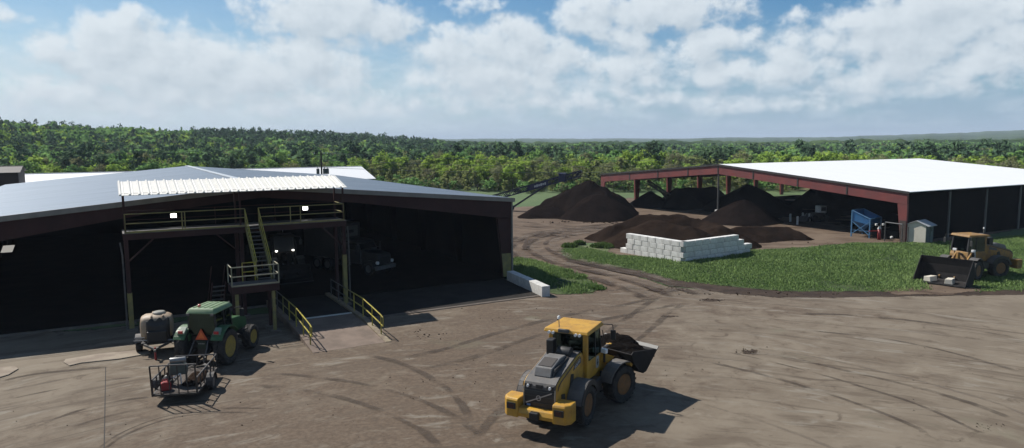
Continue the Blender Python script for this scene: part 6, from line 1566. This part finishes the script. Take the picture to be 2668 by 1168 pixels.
# scrub along the edge of the wood
ns = 900
sa = g.uniform(-44, 44, ns); sr = forest_edge(sa) + g.uniform(-4, 14, ns) + fbm(sa * .6, sa * 0, 3, 2) * 14
for a_, q in zip(np.radians(sa), sr):
    n_ = names.index(('olive_tree', 'olive_tree', 'brown_tree', 'green_tree')[g.integers(0, 4)]); x, y = q * math.sin(a_), q * math.cos(a_)
    V, F, ti = PROTO[names[n_]]['lod'][1][g.integers(0, NV)]; sc = g.uniform(.22, .42); t_ = g.uniform(0, 6.28); c, s = math.cos(t_), math.sin(t_)
    W = np.empty_like(V); W[:, 0] = (V[:, 0] * c - V[:, 1] * s) * sc * 1.2 + x; W[:, 1] = (V[:, 0] * s + V[:, 1] * c) * sc * 1.2 + y; W[:, 2] = (V[:, 2] - 2) * sc + float(terrain(x, y))
    Vs.append(W); Fs.append(F + base); base += len(V); Ts.append(ti); Ms.append(np.full(len(F), n_))
o = np_mesh('distant_wood', np.concatenate(Vs), np.concatenate(Fs), [SPEC[n][1] for n in names], midx=np.concatenate(Ms), tint=np.concatenate(Ts))
tag(o, 'mixed green wood covering the land and hillside behind the sheds', 'wood', None, 'stuff')
# far canopy out to the horizon
def far_canopy():
    A = np.radians(np.arange(-50, 50.01, .13)); rr = np.geomspace(640, 8200, 120)
    RR, AA = np.meshgrid(rr, A, indexing='ij'); X = RR * np.sin(AA); Y = RR * np.cos(AA)
    k = 1 / np.clip(RR / 900, 1, 4)
    Z = terrain(X, Y) + 8.2 + fbm(X * .09 * k, Y * .09 * k, 3, 41) * 9 + fbm(X * .011, Y * .011, 2, 42) * 7
    Z[0] -= 9
    V = np.stack([X, Y, Z], -1).reshape(-1, 3); na = len(A)
    i, j = np.meshgrid(np.arange(len(rr) - 1), np.arange(na - 1), indexing='ij'); i, j = i.ravel(), j.ravel()
    F = np.stack([i * na + j, (i + 1) * na + j, (i + 1) * na + j + 1, i * na + j + 1], 1)
    m = bpy.data.materials.new('far_canopy'); m.use_nodes = True; t = m.node_tree; t.nodes.clear(); N = NT(t)
    pos = N.n('ShaderNodeNewGeometry').outputs['Position']
    c = N.mix(N.ss(N.noise(pos, .012, 5, .6), .35, .65), (.028, .052, .02), (.06, .095, .03))
    c = N.mix(N.m('MULTIPLY', N.ss(N.noise(pos, .05, 4, .6), .5, .7), .6), c, (.02, .035, .018))
    d = N.n('ShaderNodeBsdfDiffuse'); N.put(d.inputs[0], c); o = N.n('ShaderNodeOutputMaterial'); N.L.new(d.outputs[0], o.inputs[0])
    tag(np_mesh('far_woodland', V, F, [m]), 'hazy dark woodland rolling away to the horizon', 'wood', None, 'stuff')
far_canopy()

# ------------------------------------------------------------------ weeds, clods
def bush(px, py, h, w, sp, label):
    p = gd(px, py); P_ = [(p.x + w / 2 * math.cos(k * .524), p.y + w / 2 * math.sin(k * .524)) for k in range(12)]
    o = grass('weed_clump', P_, int(170 * w * w), h * .45, h, label, int(px), .03, .12, 6, .9, None, WEED_M if sp == 'green_tree' else None, .045, -2)
    tag(o, label, 'weeds', 'weed clumps along the track'); del o['kind']
WEED_M = leaf_mat('dark_weed_leaves', (.045, .085, .025), (.11, .16, .05), .35)
bush(1430, 622, .75, 1.5, 'green_tree', 'dark leafy weed clump on the bend of the dirt track')
bush(1462, 616, .85, 1.6, 'green_tree', 'taller leafy weed clump right of the one on the track bend')
bush(1515, 622, .7, 2.2, 'green_tree', 'wide leafy weed clump at the foot of the brown mound')
bush(1420, 690, .75, 1.3, 'lime_tree', 'bright weed clump midway along the left barn verge')
bush(1455, 700, .6, 1.2, 'lime_tree', 'bright weed clump second from the end of the barn verge')
bush(1495, 728, .75, 1.3, 'lime_tree', 'bright weed clump at the yard end of the barn verge')
bush(1320, 662, .6, 1.5, 'lime_tree', 'low weed clump beside the corner of the grey barn')
bush(1358, 668, .55, 1.3, 'lime_tree', 'low weed clump second from the corner of the grey barn')

def clods(name, label, spots, m, seed):
    g = np.random.default_rng(seed); Vs, Fs, b = [], [], 0
    O = np.array([(1, 0, 0), (-1, 0, 0), (0, 1, 0), (0, -1, 0), (0, 0, 1), (0, 0, -.4), (.62, .62, .5), (-.62, .62, .5), (.62, -.62, .5), (-.62, -.62, .5)], float)
    FO = np.array([(0, 6, 8), (0, 6, 2), (1, 7, 9), (1, 7, 2), (2, 6, 7), (3, 8, 9), (0, 8, 3), (1, 9, 3), (4, 6, 7), (4, 6, 8), (4, 8, 9), (4, 9, 7), (0, 2, 5), (2, 1, 5), (1, 3, 5), (3, 0, 5)])
    for (px, py, n, sx, sy, s0, s1) in spots:
        for k in range(n):
            p = gd(px + g.normal(0, sx), py + g.normal(0, sy)); s = s0 + (s1 - s0) * g.random() ** 3
            V = O * s * g.uniform(.6, 1.3, (len(O), 1)) * np.array([1, 1, .6]); a = g.uniform(0, 6.28)
            W = np.stack([V[:, 0] * math.cos(a) - V[:, 1] * math.sin(a) + p.x, V[:, 0] * math.sin(a) + V[:, 1] * math.cos(a) + p.y, V[:, 2] + .03 + s * .15], 1)
            Vs.append(W); Fs.append(FO + b); b += len(O)
    o = np_mesh(name, np.concatenate(Vs), np.concatenate(Fs), [m]); tag(o, label, 'clods', None, 'stuff')
clods('mud_clods', 'scattered dark clods of mud lying on the concrete yard', [
    (1680, 729, 50, 24, 3, .02, .09), (1790, 757, 30, 12, 2.5, .015, .07), (1880, 885, 35, 16, 4, .012, .05), (1080, 845, 30, 26, 6, .015, .07),
    (2480, 1075, 30, 30, 5, .01, .035), (1740, 930, 50, 60, 25, .01, .04), (1250, 950, 130, 130, 45, .01, .035), (2100, 930, 70, 250, 80, .008, .03), (900, 1020, 90, 200, 55, .008, .03), (400, 1060, 50, 200, 35, .008, .028), (1950, 742, 90, 140, 4, .02, .08), (2300, 735, 40, 90, 3, .02, .07), (1350, 790, 60, 90, 14, .01, .05),
    (1500, 560, 120, 70, 2, .05, .2), (1700, 600, 60, 120, 12, .03, .14), (1950, 606, 60, 80, 4, .03, .14), (1880, 560, 60, 60, 2, .04, .16)], SOIL_M, 77)

# ------------------------------------------------------------------ haze
def make_haze(density):
    m = bpy.data.materials.new('haze_air'); m.use_nodes = True; t = m.node_tree; t.nodes.clear(); N = NT(t)
    v = N.n('ShaderNodeVolumePrincipled'); N.put(v.inputs['Color'], (.72, .84, 1.0)); v.inputs['Density'].default_value = density
    o = N.n('ShaderNodeOutputMaterial'); N.L.new(v.outputs[0], o.inputs['Volume'])
    h = MB().box(-9600, 9600, -9600, 9600, -20, 95).build('haze', m); tag(h, 'thin blue haze lying over the whole valley', 'haze', None, 'stuff')
HAZE = 1.8e-4
make_haze(HAZE)
